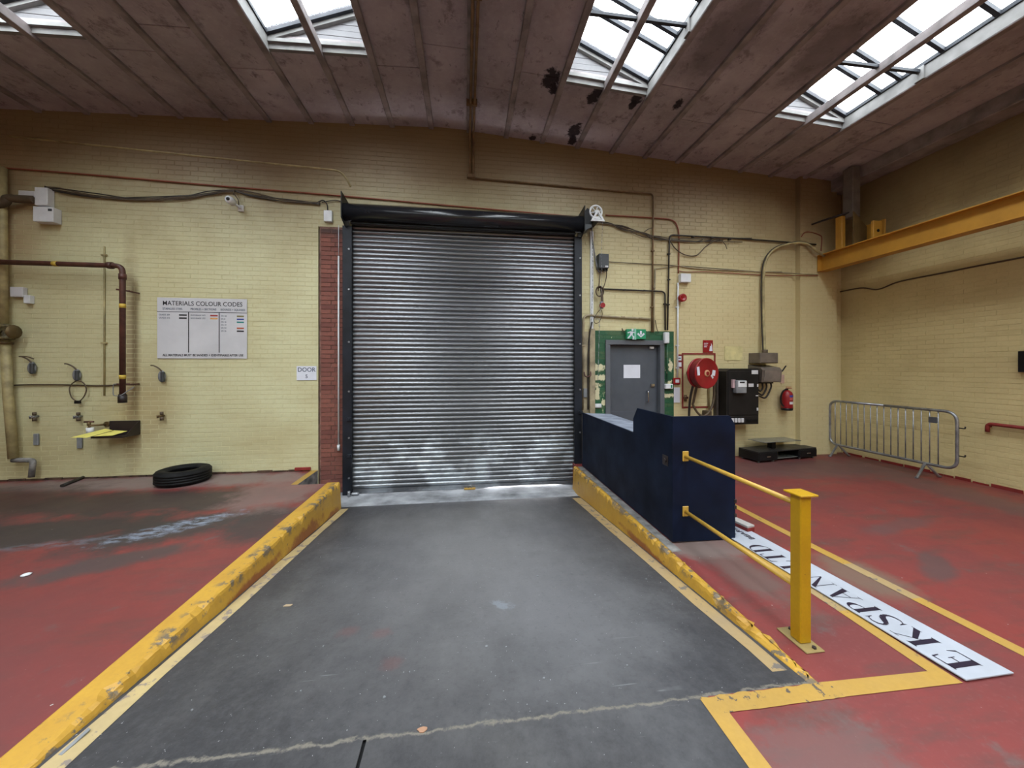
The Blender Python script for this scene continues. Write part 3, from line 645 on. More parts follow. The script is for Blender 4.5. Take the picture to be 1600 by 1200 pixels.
# ------------------------------------------------------------------ roller shutter
SX0, SX1, SY = -1.82, 1.895, 6.21
sh = thing('door_1', ((SX0 + SX1) / 2, SY, ZB), 'closed grey steel roller shutter with a black barrel above', 'roller shutter', None, 'structure')
b = B(); prof = []
for k in range(9):
    t = k / 8; prof.append((-.016 * math.sin(PI * t) ** .8, t * .0665))
prof = [(.004, -.001)] + prof + [(.005, .0675), (.006, .0745)]
prof = prof + [(p[0] + .003, p[1]) for p in reversed(prof)]
ra = [b.bm.verts.new((-(SX1 - SX0) / 2 - .03, y, z)) for y, z in prof]; rb = [b.bm.verts.new(((SX1 - SX0) / 2 + .03, y, z)) for y, z in prof]
for k in range(len(prof)):
    f = b.bm.faces.new((ra[k], ra[(k + 1) % len(prof)], rb[(k + 1) % len(prof)], rb[k])); f.smooth = 0 < k < 9
slat_me = mesh_of('slat', b, M_SLAT)
rnd = random.Random(9); z = ZB + .07; n = 0
while z < 4.05:
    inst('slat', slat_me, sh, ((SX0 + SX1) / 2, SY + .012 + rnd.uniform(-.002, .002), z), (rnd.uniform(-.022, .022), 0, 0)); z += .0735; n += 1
b = B(); gap = [(SX0, ZB + .003), (.25, ZB + .006), (.55, ZB + .026), (1.55, ZB + .024), (1.75, ZB + .006), (SX1, ZB + .004)]
b.prism(gap + [(SX1, ZB + .070), (SX0, ZB + .070)], 'Y', SY - .018, SY + .03); b.prism(gap + [(x, z + .010) for x, z in reversed(gap)], 'Y', SY - .04, SY - .016); obj('bottom_bar', b, M_SLAT, sh)
for x0, x1 in ((-1.965, SX0), (SX1, 2.03)):
    b = B(); b.box(x0, x1, 6.13, 6.165, ZB - .004, 3.98, .004); b.box(*((x0, x0 + .03) if x0 < 0 else (x1 - .03, x1)), 6.16, 6.29, ZB - .004, 3.98); b.box(x0, x1, 6.25, 6.285, ZB - .004, 3.98)
    gd = obj('guide', b, M_GUIDE, sh)
    xm = (x0 + x1) / 2
    for zz in (-.1, .55, 1.3, 2.1, 2.95, 3.6):
        b = B(); b.cyl((xm + .03, 6.135, zz), (xm + .03, 6.118, zz), .016, 6); obj('bolt', b, M_GALV, gd)
    for zz in (.26, .85) if x0 < 0 else (.9,):
        b = B(); b.box(xm + .0, xm + .075, 6.10, 6.135, zz - .03, zz + .03, .006); b.cyl((xm + .04, 6.10, zz), (xm + .04, 6.07, zz), .02, 10); obj('slide_bolt', b, M_GUIDE, gd)
b = B(); b.cyl((-1.90, 6.03, 4.15), (1.985, 6.03, 4.15), .135, 32); obj('barrel', b, plain('glossy_black_barrel', (0.012, 0.013, 0.016), 0.2, 0, 0.02), sh)
b = B(); b.box(SX0, SX1, 6.05, 6.08, 3.985, 4.03, .004); obj('feed_roller_bar', b, M_BLACK, sh)
for x in (-1.905, 2.0):
    b = B(); b.prism([(6.28, 4.38), (5.885, 4.42), (5.885, 4.02), (6.05, 3.95), (6.28, 3.93)], 'X', x - .006, x + .006); e = obj('end_plate', b, M_BLACK, sh)
    if x > 0:
        for zz in (4.10, 4.15):
            q = B(); q.cyl((x - .006, 6.0, zz), (x - .02, 6.0, zz), .012, 6); obj('bolt', q, M_GALV, e)
    # little wedge gusset that shows above the barrel
    q = B(); q.prism([(6.28, 4.40), (6.28, 4.30), (6.1, 4.30)], 'X', x - .01, x + .01); obj('gusset', q, M_BLACK, sh)
b = B(); b.prism([(2.02, 4.02), (2.15, 4.10), (2.15, 4.38), (2.07, 4.42), (2.03, 4.36)], 'Y', 5.98, 6.24); obj('gear_housing', b, M_BLACK, sh)
b = B(); b.prism([(2.02, 4.02), (2.14, 4.09), (2.14, 4.13), (2.02, 4.13)], 'Y', 5.95, 6.2); obj('gear_bracket', b, M_GREYD, sh)
# lock hasp and feet at the bottom bar
t = thing('hasp', (0.07, 6.1, ZB), 'small yellow hasp at the middle of the shutter foot', 'hasp')
b = B(); b.box(-.02, .17, 6.13, 6.17, ZB + .002, ZB + .03, .004); obj('base_plate', b, M_LINE, t); b = B(); b.tube(bend([(.05, 6.14, ZB + .03), (.05, 6.14, ZB + .075), (.10, 6.14, ZB + .075), (.10, 6.14, ZB + .03)], .03), .008, 6); obj('staple', b, M_GALV, t)
b = B(); b.box(-1.82, -1.70, 6.07, 6.13, ZB, ZB + .05, .015); b.cyl((-1.84, 6.05, ZB), (-1.84, 6.05, ZB + .09), .022, 8)
tag(obj('floor_bolt', b, M_GALV), 'small grey metal floor bolt at the left foot of the shutter', 'bolt')

# chain wheel with its white triangular guard, chain and pulls
cw = thing('chain_wheel', (2.17, 6.02, 4.05), 'white chain wheel and triangular guard at the right end of the shutter barrel', 'chain wheel')
c = W(931, 331, .30); b = B()
for k in range(28):
    pass
pts = [(c.x + .105 * math.cos(a), c.y, c.z + .105 * math.sin(a)) for a in [2 * PI * k / 28 for k in range(28)]]
b.tube(pts, .017, 8, closed=True)
for k in range(6):
    a = PI / 3 * k + .2; b.tube([c + Vector((.02 * math.cos(a), 0, .02 * math.sin(a))), c + Vector((.1 * math.cos(a), 0, .1 * math.sin(a)))], .008, 6)
b.cyl(c + Vector((0, -.02, 0)), c + Vector((0, .15, 0)), .025, 12); obj('wheel', b, M_WHITE, cw)
g0, g1, g2 = W(934, 327, .36), W(945, 346, .36), W(923, 345, .36)
def frame3(q, P, w, y0, y1):
    cc = (P[0] + P[1] + P[2]) / 3; I = [cc + (p - cc) * w for p in P]
    for k in range(3):
        A, Bq, Cq, Dq = P[k], P[(k + 1) % 3], I[(k + 1) % 3], I[k]; q.prism([(v.x, v.z) for v in (A, Bq, Cq, Dq)], 'Y', y0, y1)
b = B(); frame3(b, (g0, g1, g2), .60, g0.y - .012, g0.y + .012); obj('guard', b, M_WHITE, cw)
b = B(); b.prism([(c.x - .07 + .0, c.z - .10), (c.x + .11, c.z - .10), (c.x + .11, c.z - .14), (c.x - .07, c.z - .14)], 'Y', 5.93, 6.0); obj('guard_sill', b, M_WHITE, cw)
b = B(); b.box(c.x - .05, c.x + .04, 5.97, 6.28, c.z - .18, c.z - .14); obj('arm', b, M_BLACK, cw)
def chain(name, pts, lab, r=.0065):
    b = B(); P = spline(pts, 10); L = 0
    for i in range(len(P) - 1):
        b.tube([P[i] + (P[i + 1] - P[i]) * .08, P[i] + (P[i + 1] - P[i]) * .92], r * (1.0 if i % 2 else .65), 5)
    return tag(obj(name, b, M_GALV), lab, 'chain')
chain('hoist_chain', [W(925, 350, .2), W(926, 400, .1), W(926, 450, .1), W(924, 500, .09), W(922, 512, .08)], 'hanging steel chain beside the white corner trunking right of the shutter')
chain('pull_chain', [W(942, 345, .22), W(940, 390, .2), W(940, 440, .2), W(937, 505, .15), W(934, 600, .1), W(936, 505, .12), W(931, 500, .1), W(929, 490, .1)], 'thin looped pull chain in front of the dark grey control box', .004)
b = B(); b.box(W(921.5, 350).x, W(926.5, 350).x, D - .03, D - .004, 2.38, W(925, 362).z, .004); tag(obj('trunking', b, M_WHITE), 'white narrow vertical trunking right of the shutter guide', 'trunking')

# beige post between shutter and door
t = thing('door_post', (2.18, D, 0), 'beige painted post between shutter and green door surround', 'post')
b = B(); b.box(2.06, 2.19, D - .03, D, -.07, 2.33, .006); obj('wide_board', b, M_PIPEB, t); b = B(); b.box(2.205, 2.305, D - .06, D, 0, 2.38, .006); obj('narrow_board', b, M_PIPEB, t)

# ------------------------------------------------------------------ personnel door
d2 = thing('door_2', ((DX0 + DX1) / 2, D, 0), 'grey steel fire door with a blank white notice', 'door', None, 'structure')
b = B(); b.box(DX0 - .085, DX0, D - .03, D + .12, 0, DZ, .004); b.box(DX1, DX1 + .085, D - .03, D + .12, 0, DZ, .004); b.box(DX0 - .085, DX1 + .085, D - .03, D + .12, DZ, DZ + .085, .004); obj('door_frame', b, M_FRAME, d2)
b = B(); b.box(DX0 + .005, DX1 - .005, D + .075, D + .12, .01, DZ - .006, .003); b.box(DX0 + .03, DX1 - .1, D + .070, D + .078, .02, .88, .002); leaf = obj('door_leaf', b, M_DOOR, d2)
b = B(); p0, p1 = W(977, 570), W(1003, 591); b.box(p0.x, p1.x, D + .068, D + .074, p1.z, p0.z); obj('notice', b, M_PAPER, leaf, None, 'blank white notice')
p = W(1014, 620); b = B(); b.tube(bend([(p.x, D + .075, p.z - .10), (p.x, D + .02, p.z - .10), (p.x, D + .02, p.z + .10), (p.x, D + .075, p.z + .10)], .03), .011, 8); obj('pull_handle', b, M_CHROME, leaf)
p = W(1023, 602); b = B(); b.box(p.x - .05, p.x + .03, D + .04, D + .076, p.z - .03, p.z + .03, .008); b.cyl((p.x - .03, D + .04, p.z), (p.x - .03, D + .015, p.z), .018, 12); obj('lock', b, M_CHROME, leaf)
p = W(1021, 543); b = B(); b.box(p.x - .05, p.x + .03, D + .03, D + .076, p.z - .02, p.z + .02, .005); obj('door_contact', b, M_WHITE, leaf)
b = B(); b.box(DX0 - .08, DX1 + .08, D + .121, D + .16, -.02, DZ + .08); obj('back_panel', b, M_BLACK, d2)

# ------------------------------------------------------------------ helpers for wall fittings
def wrect(u0, v0, u1, v1, dep):
    a, c = W(u0, v0, dep), W(u1, v1, dep); return a.x, c.x, c.z, a.z
def wallbox(name, rect, dep, mat, label, cat, group=None, bev=.006):
    x0, x1, z0, z1 = wrect(*rect, dep); b = B(); b.box(x0, x1, D - dep, D - .001, z0, z1, bev)
    return tag(obj(name, b, mat, None, ((x0 + x1) / 2, D, z0)), label, cat, group)
def part(name, x0, x1, y0, y1, z0, z1, mat, par, bev=.002, label=None):
    b = B(); b.box(x0, x1, y0, y1, z0, z1, bev); return obj(name, b, mat, par, None, label)
def wire(name, pts, r, mat, label, cat='cable', n=6, smooth=True, rad=None):
    b = B(); P = [Vector(p) for p in pts]
    P = bend(P, rad) if rad else (spline(P) if smooth else P)
    b.tube(P, r, n); return tag(obj(name, b, mat), label, cat)

# ------------------------------------------------------------------ left part of the back wall
sg = thing('colour_code_sign', W(316, 561), 'white board headed MATERIALS COLOUR CODES on the left wall', 'sign')
x0, x1, z0, z1 = wrect(245.5, 464.5, 386, 560.5, .012)
Wd, Hd = x1 - x0, z1 - z0
part('board', x0, x1, D - .014, D - .007, z0, z1, M_BOARD, sg, .003)
sy = D - .0155
def sx(f): return x0 + Wd * f
def sz(f): return z1 - Hd * f
text('MATERIALS COLOUR CODES', .098, wall_M((sx(.505), sy, sz(.095))), M_INK, sg, 'heading', bold=.0005, sx=.90)
for f, s in ((.17, 'STAINLESS STEEL'), (.51, 'PROFILES + SECTIONS'), (.84, 'ROUNDS + SQUARES')): text(s, .046, wall_M((sx(f), sy, sz(.185))), M_INKB, sg, bold=.0006, sx=.82)
text('ALL MATERIALS MUST BE SANDED + IDENTIFIABLE AFTER USE', .047, wall_M((sx(.51), sy, sz(.945))), M_INK, sg, bold=.0012, sx=.89)
part('rule', sx(.0), sx(1), sy - .0005, sy + .001, sz(.237), sz(.228), M_INK, sg, 0)
for f in (.345, .685): part('rule', sx(f) - .006, sx(f) + .006, sy - .0005, sy + .001, sz(.90), sz(.235), M_INK, sg, 0)
for i, (s, y) in enumerate((('GRADE 304', .285), ('GRADE 316', .335))):
    text(s, .036, wall_M((sx(.02), sy, sz(y))), M_INKB, sg, align='LEFT', sx=.85); part('colour_swatch', sx(.24), sx(.325), sy - .0005, sy + .001, sz(y + .012), sz(y - .012), M_INK, sg, 0, 'black swatch')
for s, y, nm, cc in (('50/50 GRADE S275', .285, 'red_swatch', (.35, .03, .03)), ('50/50 GRADE S355', .335, 'orange_swatch', (.68, .36, .12))):
    text(s, .034, wall_M((sx(.365), sy, sz(y))), M_INKB, sg, align='LEFT', sx=.78); part('colour_swatch', sx(.585), sx(.668), sy - .0005, sy + .001, sz(y + .012), sz(y - .012), swatch(nm, cc), sg, 0, nm.replace('_', ' '))
for s, y, nm, cc in (('EN 1A', .29, 'olive_swatch', (.20, .17, .06)), ('EN 8', .34, 'blue_swatch', (.03, .06, .32)), ('EN 16', .39, 'teal_swatch', (.02, .22, .20)), ('EN 19', .44, None, None), ('EN 24', .49, 'brick_red_swatch', (.45, .10, .05)), ('EN 36', .54, 'black_swatch', (.015, .015, .02))):
    text(s, .036, wall_M((sx(.705), sy, sz(y))), M_INKB, sg, align='LEFT', sx=.85)
    if nm: part('colour_swatch', sx(.885), sx(.965), sy - .0005, sy + .001, sz(y + .012), sz(y - .012), swatch(nm, cc), sg, 0, nm.replace('_', ' '))
dn = thing('door_number_notice', W(479, 594), 'white paper notice reading DOOR 5 beside the brick pillar', 'notice')
x0, x1, z0, z1 = wrect(463.5, 572, 494.5, 594, .008); part('sheet', x0, x1, D - .009, D - .007, z0, z1, M_PAPER, dn, 0)
text('DOOR', .098, wall_M(((x0 + x1) / 2, D - .0098, z1 - .062)), M_INKB, dn, bold=.0018, sx=.93); text('5', .085, wall_M(((x0 + x1) / 2, D - .0098, z0 + .058)), M_INKB, dn, bold=.001)

# gas pipe, stood off the wall on brackets
gp = thing('gas_pipe', W(191, 628, .2), 'rust brown bracketed pipe with yellow bands on the left wall', 'pipe')
P = [W(-60, 397.5, .2), W(191.5, 415.5, .2)]; zt = P[1].z; P = [Vector((-8.6, D - .2, zt + .0)), Vector((P[1].x, D - .2, zt)), Vector((P[1].x, D - .2, W(191, 618, .2).z))]; px = P[1].x
b = B(); b.tube(bend(P, .10, 6), .036, 12); obj('pipe', b, M_RUST, gp)
for a in ((px - .17, 0), (px, -.17)):
    b = B(); q = Vector((px, D - .2, zt))
    if a[1] == 0: b.cyl(q + Vector((-.19, 0, 0)), q + Vector((-.13, 0, 0)), .05, 12)
    else: b.cyl(q + Vector((0, 0, -.20)), q + Vector((0, 0, -.12)), .045, 12)
    obj('coupling', b, M_RUST, gp)
for v in (478, 589):
    z = W(191, v, .2).z; b = B(); b.cyl((px, D - .2, z - .03), (px, D - .2, z + .03), .0385, 12); obj('yellow_band', b, M_BANDY, gp, None, 'yellow marker band')
z = W(191, 623, .2).z; b = B(); b.cyl((px, D - .2, z - .06), (px, D - .2, z + .05), .052, 12); b.cyl((px, D - .2, z + .04), (px, D - .2, z + .07), .046, 12); obj('end_cap', b, M_SHELF, gp)
b = B(); xx = W(87, 405, .2).x; b.cyl((xx - .03, D - .2, zt), (xx + .03, D - .2, zt), .0385, 12); obj('yellow_band', b, M_BANDY, gp, None, 'yellow marker band')
for v in (453, 600):
    z = W(191, v, .2).z; b = B(); b.tube([(px - .05, D - .24, z), (px + .06, D - .16, z - .01), (px + .06, D, z - .01)], .012, 6); b.tube(bend([(px - .05, D - .24, z), (px - .06, D - .15, z), (px + .06, D - .16, z)], .03), .008, 6); obj('bracket', b, M_RUST, gp)
b = B(); z = W(191, 605, .2).z; b.tube(bend([(px - .04, D - .25, z + .05), (px - .09, D - .24, z + .05), (px - .09, D - .24, z - .12), (px, D - .245, z - .13), (px + .15, D - .2, z + .0)], .03), .006, 6); obj('wire_clip', b, M_GREY, gp)
wire('thin_cable', [W(14, 604, .02), W(30, 601.5, .02), W(90, 601, .015), W(150, 602.5, .015), W(187, 601.5, .015)], .011, M_CABB, 'thin brown cable running level across the left wall to the brown pipe')
# overpainted thin vertical pipe beside it
b = B(); p, q = W(163, 385, .012), W(167, 618, .012); b.tube([p, (p.x, p.y, q.z)], .011, 6)
for v in (399, 536): z = W(165, v).z; b.box(p.x - .035, p.x + .035, D - .03, D, z - .012, z + .012)
tag(obj('conduit', b, M_PIPEY), 'yellow overpainted thin vertical conduit just left of the brown pipe', 'conduit')

# big overpainted pipe at the left picture edge, with its valve and foot
bp = thing('standpipe', W(20, 725, .2), 'thick yellow overpainted standing pipe with a valve at the left picture edge', 'pipe')
b = B(); A_, C_ = W(9, 200, .16), W(22, 712, .16); b.tube([W(4, 262, .095), W(6, 520, .095)], .045, 12); obj('upper_pipe', b, M_PIPEY, bp)
b = B(); b.tube([W(8, 530, .10), W(13, 620, .10), W(21, 716, .10)], .052, 12); obj('lower_pipe', b, M_PIPEY, bp)
b = B(); cc = W(9, 519, .13); b.lathe([(.03, -.12), (.085, -.10), (.085, -.07), (.06, -.06), (.095, 0), (.06, .06), (.085, .07), (.085, .10), (.03, .12)], cc, 'Z', 14); b.cyl(cc, cc + Vector((.16, -.05, .02)), .04, 10); b.cyl(cc + Vector((0, 0, 0)), cc + Vector((.02, -.2, .02)), .035, 10); obj('valve', b, plain('mottled_valve', (.15, .12, .05), .6, .2, .4, 25), bp)
b = B(); b.lathe([(.10, 0), (.10, .008), (.012, .012)], cc + Vector((.16, -.06, .0)), 'X', 12); obj('handwheel', b, M_BRASS, bp)
b = B(); b.tube(bend([W(20, 719, .10), W(40, 719, .10), W(52, 719, .10), W(49, 745.5, .10)], .06), .034, 10); obj('foot_bend', b, M_CONCD, bp)
b = B(); z = W(10, 597).z; obj('lead_collar', B().cyl(W(8, 534, .10), W(8, 538, .10), .075, 12), M_BRASS, bp)
wire('flue_pipe', [W(-40, 330, .14), W(4, 318, .14), W(12, 310, .14), W(28, 311, .12), W(53, 312, .10)], .055, M_CABB, 'thick dark bent hose entering the upper grey box at far left', 'hose', 10)
wallbox('trunking_stub', (28, 297, 54, 308), .10, M_BOARD, 'short grey trunking left of the upper grey switch box', 'trunking')
e = wallbox('switch_box', (53.5, 292, 74, 321), .10, M_WHITE, 'upper of two pale grey switch boxes at the left end of the cable bundle', 'box')
e = wallbox('switch_box', (51, 322, 83, 347), .12, M_WHITE, 'lower, wider pale grey switch box left of the cable bundle', 'box')
x0, x1, z0, z1 = wrect(75, 326, 81, 330, .121); part('display', x0, x1, D - .123, D - .119, z0, z1, M_GREYD, e, 0)
wallbox('junction_box', (15, 448, 35, 464), .07, M_BOARD, 'pale square junction box beside the standing pipe', 'box')
wallbox('junction_box', (36, 461, 46, 474), .07, M_WHITE, 'tiny white box touching the pale junction box by the standing pipe', 'box')

# cable bundle left
for i in range(6):
    o = random.Random(i); jj = lambda: o.uniform(-3.6, 3.6)
    wire('bundle_cable', [W(70, 291 + i * .9, .03), W(95, 297 + jj(), .03), W(150, 305 + jj(), .03), W(215, 311 + jj() * .8, .03), W(290, 308 + jj() * .8, .03), W(325, 302 + jj(), .03), W(360, 298 + jj() * .4, .04), W(395, 304 + jj(), .03), W(440, 312 + jj(), .03), W(500, 318 + jj() * .6, .03)], .008, (M_CABLE, M_CABB)[i % 2],
         'dark cable in the sagging bundle between grey boxes and shutter') ['group'] = 'cables in the left wall bundle'
wire('box_cable', [W(495, 317, .03), W(505, 313, .03), W(511, 320, .04), W(512, 330, .03)], .010, M_CABLE, 'short dark cable looping into the small white box above the brick pillar')
wire('thin_cable', [W(503, 316, .03), W(525, 313, .02), W(540, 318, .02), W(556, 322, .02)], .007, M_CABLE, 'thin dark cable crossing behind the left shutter end plate')
wallbox('sensor_box', (505.5, 328, 518.5, 346), .06, M_WHITE, 'small white box above the brick pillar', 'box')
rc = wire('red_cable', [W(0, 262, .02), W(80, 268, .02), W(200, 278, .02), W(350, 291, .02), W(533, 306, .02), W(700, 321, .02), W(918, 340, .02)], .012, M_CABR, 'long red cable running the width of the wall above the shutter')
wire('red_cable', [W(946, 336, .02), W(1022, 340.5, .02), W(1050, 344, .02), W(1059, 356, .02), W(1061, 378, .02), W(1060, 427, .02)], .012, M_CABR, 'red cable curving down to the white box right of the door')
# camera on the wall
cm = thing('security_camera', W(362, 322, .1), 'small white security camera under the left cable bundle', 'camera')
c = W(361, 314, .16); b = B(); b.lathe([(.01, -.075), (.05, -.07), (.058, -.02), (.055, .04), (.03, .07)], c, 'Y', 16); obj('body', b, M_WHITE, cm)
b = B(); b.lathe([(.001, -.078), (.026, -.077), (.026, -.06)], c, 'Y', 14); obj('lens', b, M_BLACK, cm)
b = B(); b.tube([c + Vector((.02, .05, -.01)), c + Vector((.06, .10, -.05)), c + Vector((.06, .158, -.05))], .016, 8); b.box(c.x + .02, c.x + .10, D - .03, D, c.z - .10, c.z, .004); obj('mount', b, M_WHITE, cm)
wire('hook_strap', [W(365, 305, .05), W(366, 296, .06), W(366, 303, .07), W(372, 312, .05), W(373, 320, .05)], .008, M_CABB, 'brown wire hanging behind the security camera')

# three grey oval fittings with curved hooks, taps, plates
lab = ['grey oval fitting with a curved hook, leftmost of three', 'grey oval fitting with a curved hook above a hanging wire loop', 'grey oval fitting with a curved hook below the colour code board']
for i, (u, v) in enumerate(((50, 575), (120, 586), (253, 588))):
    t = thing('hook_fitting', W(u, v + 12, .03), lab[i], 'fitting', 'grey oval hook fittings on the left wall'); c = W(u, v, .03)
    b = B(); M = Matrix.Translation(c) @ Matrix.Diagonal((.052, .035, .092, 1)); s_ = bmesh.new(); bmesh.ops.create_uvsphere(s_, u_segments=14, v_segments=10, radius=1)
    for f in s_.faces: f.smooth = True
    b.add(s_, M); obj('shell', b, M_GREY, t)
    b = B(); b.box(c.x + .002, c.x + .046, c.y - .045, c.y + .01, c.z - .085, c.z + .07, .01); obj('clip', b, M_GREYD, t)
    b = B(); b.tube(spline([c + Vector((.01, -.01, .07)), c + Vector((-.03, -.02, .125)), c + Vector((-.09, -.03, .165)), c + Vector((-.13, -.03, .17))], 4), .010, 6)
    if i == 0: b.tube(spline([c + Vector((-.11, -.03, .17)), c + Vector((-.02, -.03, .165)), c + Vector((.05, -.03, .135))], 4), .009, 6)
    obj('hook', b, M_CABB, t)
t = thing('wire_loop', W(121, 628, .05), 'dark wire loop with a black clip hanging from the middle grey fitting', 'wire')
b = B(); b.tube(spline([W(121, 594, .05), W(112, 600, .05), W(108.5, 609, .05), W(112, 621, .05), W(120, 627, .05), W(124, 627, .05), W(131, 620, .05), W(135, 609, .05), W(131, 599, .05), W(122, 594, .05)], 6), .008, 6); obj('wire', b, M_CABB, t)
p = W(121.5, 628, .06); part('clip', p.x - .035, p.x + .035, p.y - .02, p.y + .02, p.z - .025, p.z + .02, M_BLACK, t, .006)
for i, (u, v) in enumerate(((53.5, 651), (122, 651), (252, 650))):
    t = thing('wall_tap', W(u, v, .02), ['small dark tap low on the wall, leftmost of three', 'small dark tap under the wire loop', 'small dark tap right of the dark steel shelf'][i], 'tap', 'small dark taps low on the left wall'); c = W(u, v, .05)
    b = B(); b.cyl(c + Vector((-.05, .0, -.01)), c + Vector((.01, 0, 0)), .016, 8); b.cyl(c + Vector((0, .048, 0)), c + Vector((0, -.03, 0)), .016, 8); b.cyl(c + Vector((-.05, .0, -.03)), c + Vector((-.05, 0, .015)), .013, 8); obj('body', b, M_GALV if i < 2 else M_BRASS, t)
    b = B(); b.cyl(c + Vector((.012, -.01, .02)), c + Vector((.012, -.01, .065)), .022, 8); obj('handle', b, M_CABB, t); b = B(); b.cyl(c + Vector((.015, -.01, -.065)), c + Vector((.015, -.01, -.015)), .024, 8); obj('outlet', b, M_CABB, t)
for i, (u, v) in enumerate(((55, 687), (123, 692))): wallbox('blanking_plate', (u - 4, v - 9, u + 4, v + 9), .03, M_GREY, ['grey upright wall plate below the leftmost tap', 'grey upright wall plate below the second tap'][i], 'plate', 'grey plates low on the left wall', .008)
t = thing('brass_tap', W(140, 680, .2), 'brass stop tap with a white sleeve left of the dark steel shelf', 'tap'); c = W(139, 665, .15)
b = B(); b.tube(bend([c + Vector((0, 0, -.06)), c, c + Vector((.09, .05, .0)), c + Vector((.12, .149, .0))], .03), .016, 8); b.cyl(c, c + Vector((0, 0, .05)), .022, 8); b.cyl(c + Vector((.12, .12, 0)), c + Vector((.12, .149, 0)), .04, 10); obj('body', b, M_BRASS, t)
b = B(); b.tube([c + Vector((-.06, 0, .055)), c + Vector((.06, 0, .055))], .014, 6); obj('lever', b, M_RUST, t)
b = B(); b.cyl(c + Vector((.015, 0, -.12)), c + Vector((.015, 0, -.03)), .042, 12); obj('sleeve', b, M_WHITE, t, None, 'white plastic sleeve')
t = thing('wall_shelf', W(195, 682, .2), 'dark brown steel wall shelf with an upstand back', 'shelf'); x0, x1, z0, z1 = wrect(170, 658, 217, 681, .03)
part('back_plate', x0, x1, D - .022, D - .004, z0 + .02, z1, M_SHELF, t); b = B(); b.prism([(x0, z0 + .02), (x1, z0 + .02), (x1, z0 + .05), (x0, z0 + .05)], 'Y', D - .30, D - .01); obj('tray', b, M_SHELF, t); b = B(); b.prism([(D - .02, z0 + .05), (D - .25, z0 + .05), (D - .02, z1)], 'X', x1 - .008, x1); obj('end_gusset', b, M_SHELF, t)
zt = z0 + .052
for i, (poly, lab_) in enumerate((([(-.24, -.36), (.02, -.40), (.14, -.14), (-.02, -.08)], 'yellow paper sheet lying on the dark shelf, its left corner overhanging'), ([(.05, -.33), (.30, -.31), (.36, -.14), (.12, -.10)], 'yellow and white sheet on the right half of the dark shelf'))):
    b = B(); q4 = [Vector((x0 + .02 + p[0] * .9, D + p[1], zt + .004 * i + max(0, p[1] + .33) * (.30 if i == 0 else .2))) for p in poly]; b.face(q4); b.face([v + Vector((0, 0, .002)) for v in q4][::-1])
    for k in range(4): b.face([q4[k], q4[(k + 1) % 4], q4[(k + 1) % 4] + Vector((0, 0, .002)), q4[k] + Vector((0, 0, .002))])
    bmesh.ops.remove_doubles(b.bm, verts=b.bm.verts, dist=1e-5); tag(obj('paper_sheet', b, M_YPAPER), lab_, 'paper')

# pull cord of the shutter, on the brick pillar
t = thing('shutter_pull', W(529, 705, .06), 'white cord in a long tube hanging on the brick pillar', 'pull cord'); x = W(529, 500, .05).x
obj('thin_cord', B().tube([(x, D - .05, W(529, 352, .05).z), (x, D - .05, W(529, 402, .05).z)], .006, 6), M_BOARD, t); obj('tube', B().tube([(x, D - .05, W(529, 400, .05).z), (x, D - .05, W(529, 697, .05).z)], .013, 8), M_WHITE, t); obj('end_weight', B().cyl((x, D - .05, W(529, 704, .05).z), (x, D - .05, W(529, 695, .05).z), .022, 10), M_WHITE, t)

# ------------------------------------------------------------------ wall right of the shutter
bx = thing('control_box', W(943, 421, .12), 'dark grey shutter control box on the wall right of the shutter', 'control box')
x0, x1, z0, z1 = wrect(936, 396, 951.5, 419, .14); part('case', x0, x1, D - .14, D, z0, z1, M_GREYD, bx, .006); part('label_plate', x1 - .07, x1 - .015, D - .143, D - .139, z0 + .015, z0 + .045, M_BOARD, bx, 0)
for du in (-3, 1.5, 5): part('cable_gland', W(943 + du, 420, .08).x - .012, W(943 + du, 420, .08).x + .012, D - .1, D - .06, z0 - .04, z0, M_BLACK, bx, .003)
wire('control_cable', [W(938, 421, .08), W(936.5, 440, .06), W(935, 455, .06)], .009, M_CABB, 'cable dropping from the left of the control box to the coiled lead')
wire('control_cable', [W(947, 420, .08), W(948, 428, .07), W(946, 440, .06), W(942, 452, .05)], .008, M_CABB, 'cable looping from the right of the control box to the black conduit')
wire('control_cable', [W(940, 420, .08), W(941, 424, .09), W(945, 425, .09), W(947, 421, .08)], .007, M_CABB, 'small cable loop close under the control box')
wire('motor_cable', [W(925, 352, .1), W(926, 375, .06), W(932, 412, .05), W(936, 425, .05), W(940, 424, .06)], .010, M_GREY, 'grey cable from the shutter end to the control box')
cl = thing('pendant_control', W(940, 484, .1), 'hanging coil of lead with a red stop button right of the shutter', 'control'); c = W(936, 456, .07)
b = B()
for k in range(4):
    P = [c + Vector((.055 * math.cos(a) * (1 + .12 * k), -.012 * k, .075 * math.sin(a) * (1 + .08 * k))) for a in [2 * PI * j / 18 for j in range(18)]]; b.tube(P, .009, 5, closed=True)
b.tube(spline([c + Vector((.03, -.02, .05)), c + Vector((.045, -.03, -.08)), c + Vector((.05, -.03, -.2))], 6), .02, 6); obj('lead', b, M_CABB, cl)
p = W(940, 477.5, .1); b = B(); b.cyl(p + Vector((0, 0, .07)), p + Vector((0, 0, -.055)), .03, 10); obj('handset', b, M_GREY, cl); b = B(); b.cyl(p + Vector((.005, .02, 0)), p + Vector((.005, -.05, 0)), .045, 16); obj('stop_button', b, M_FIRE, cl, None, 'red stop button')
wire('loop_cord', [W(940, 484, .09), W(941, 492, .08), W(936, 503, .07), W(930, 505, .07), W(928, 498, .07), W(934, 488, .07), W(939, 483, .08)], .006, M_CABB, 'thin dark cord looping below the red stop button', 'cord')

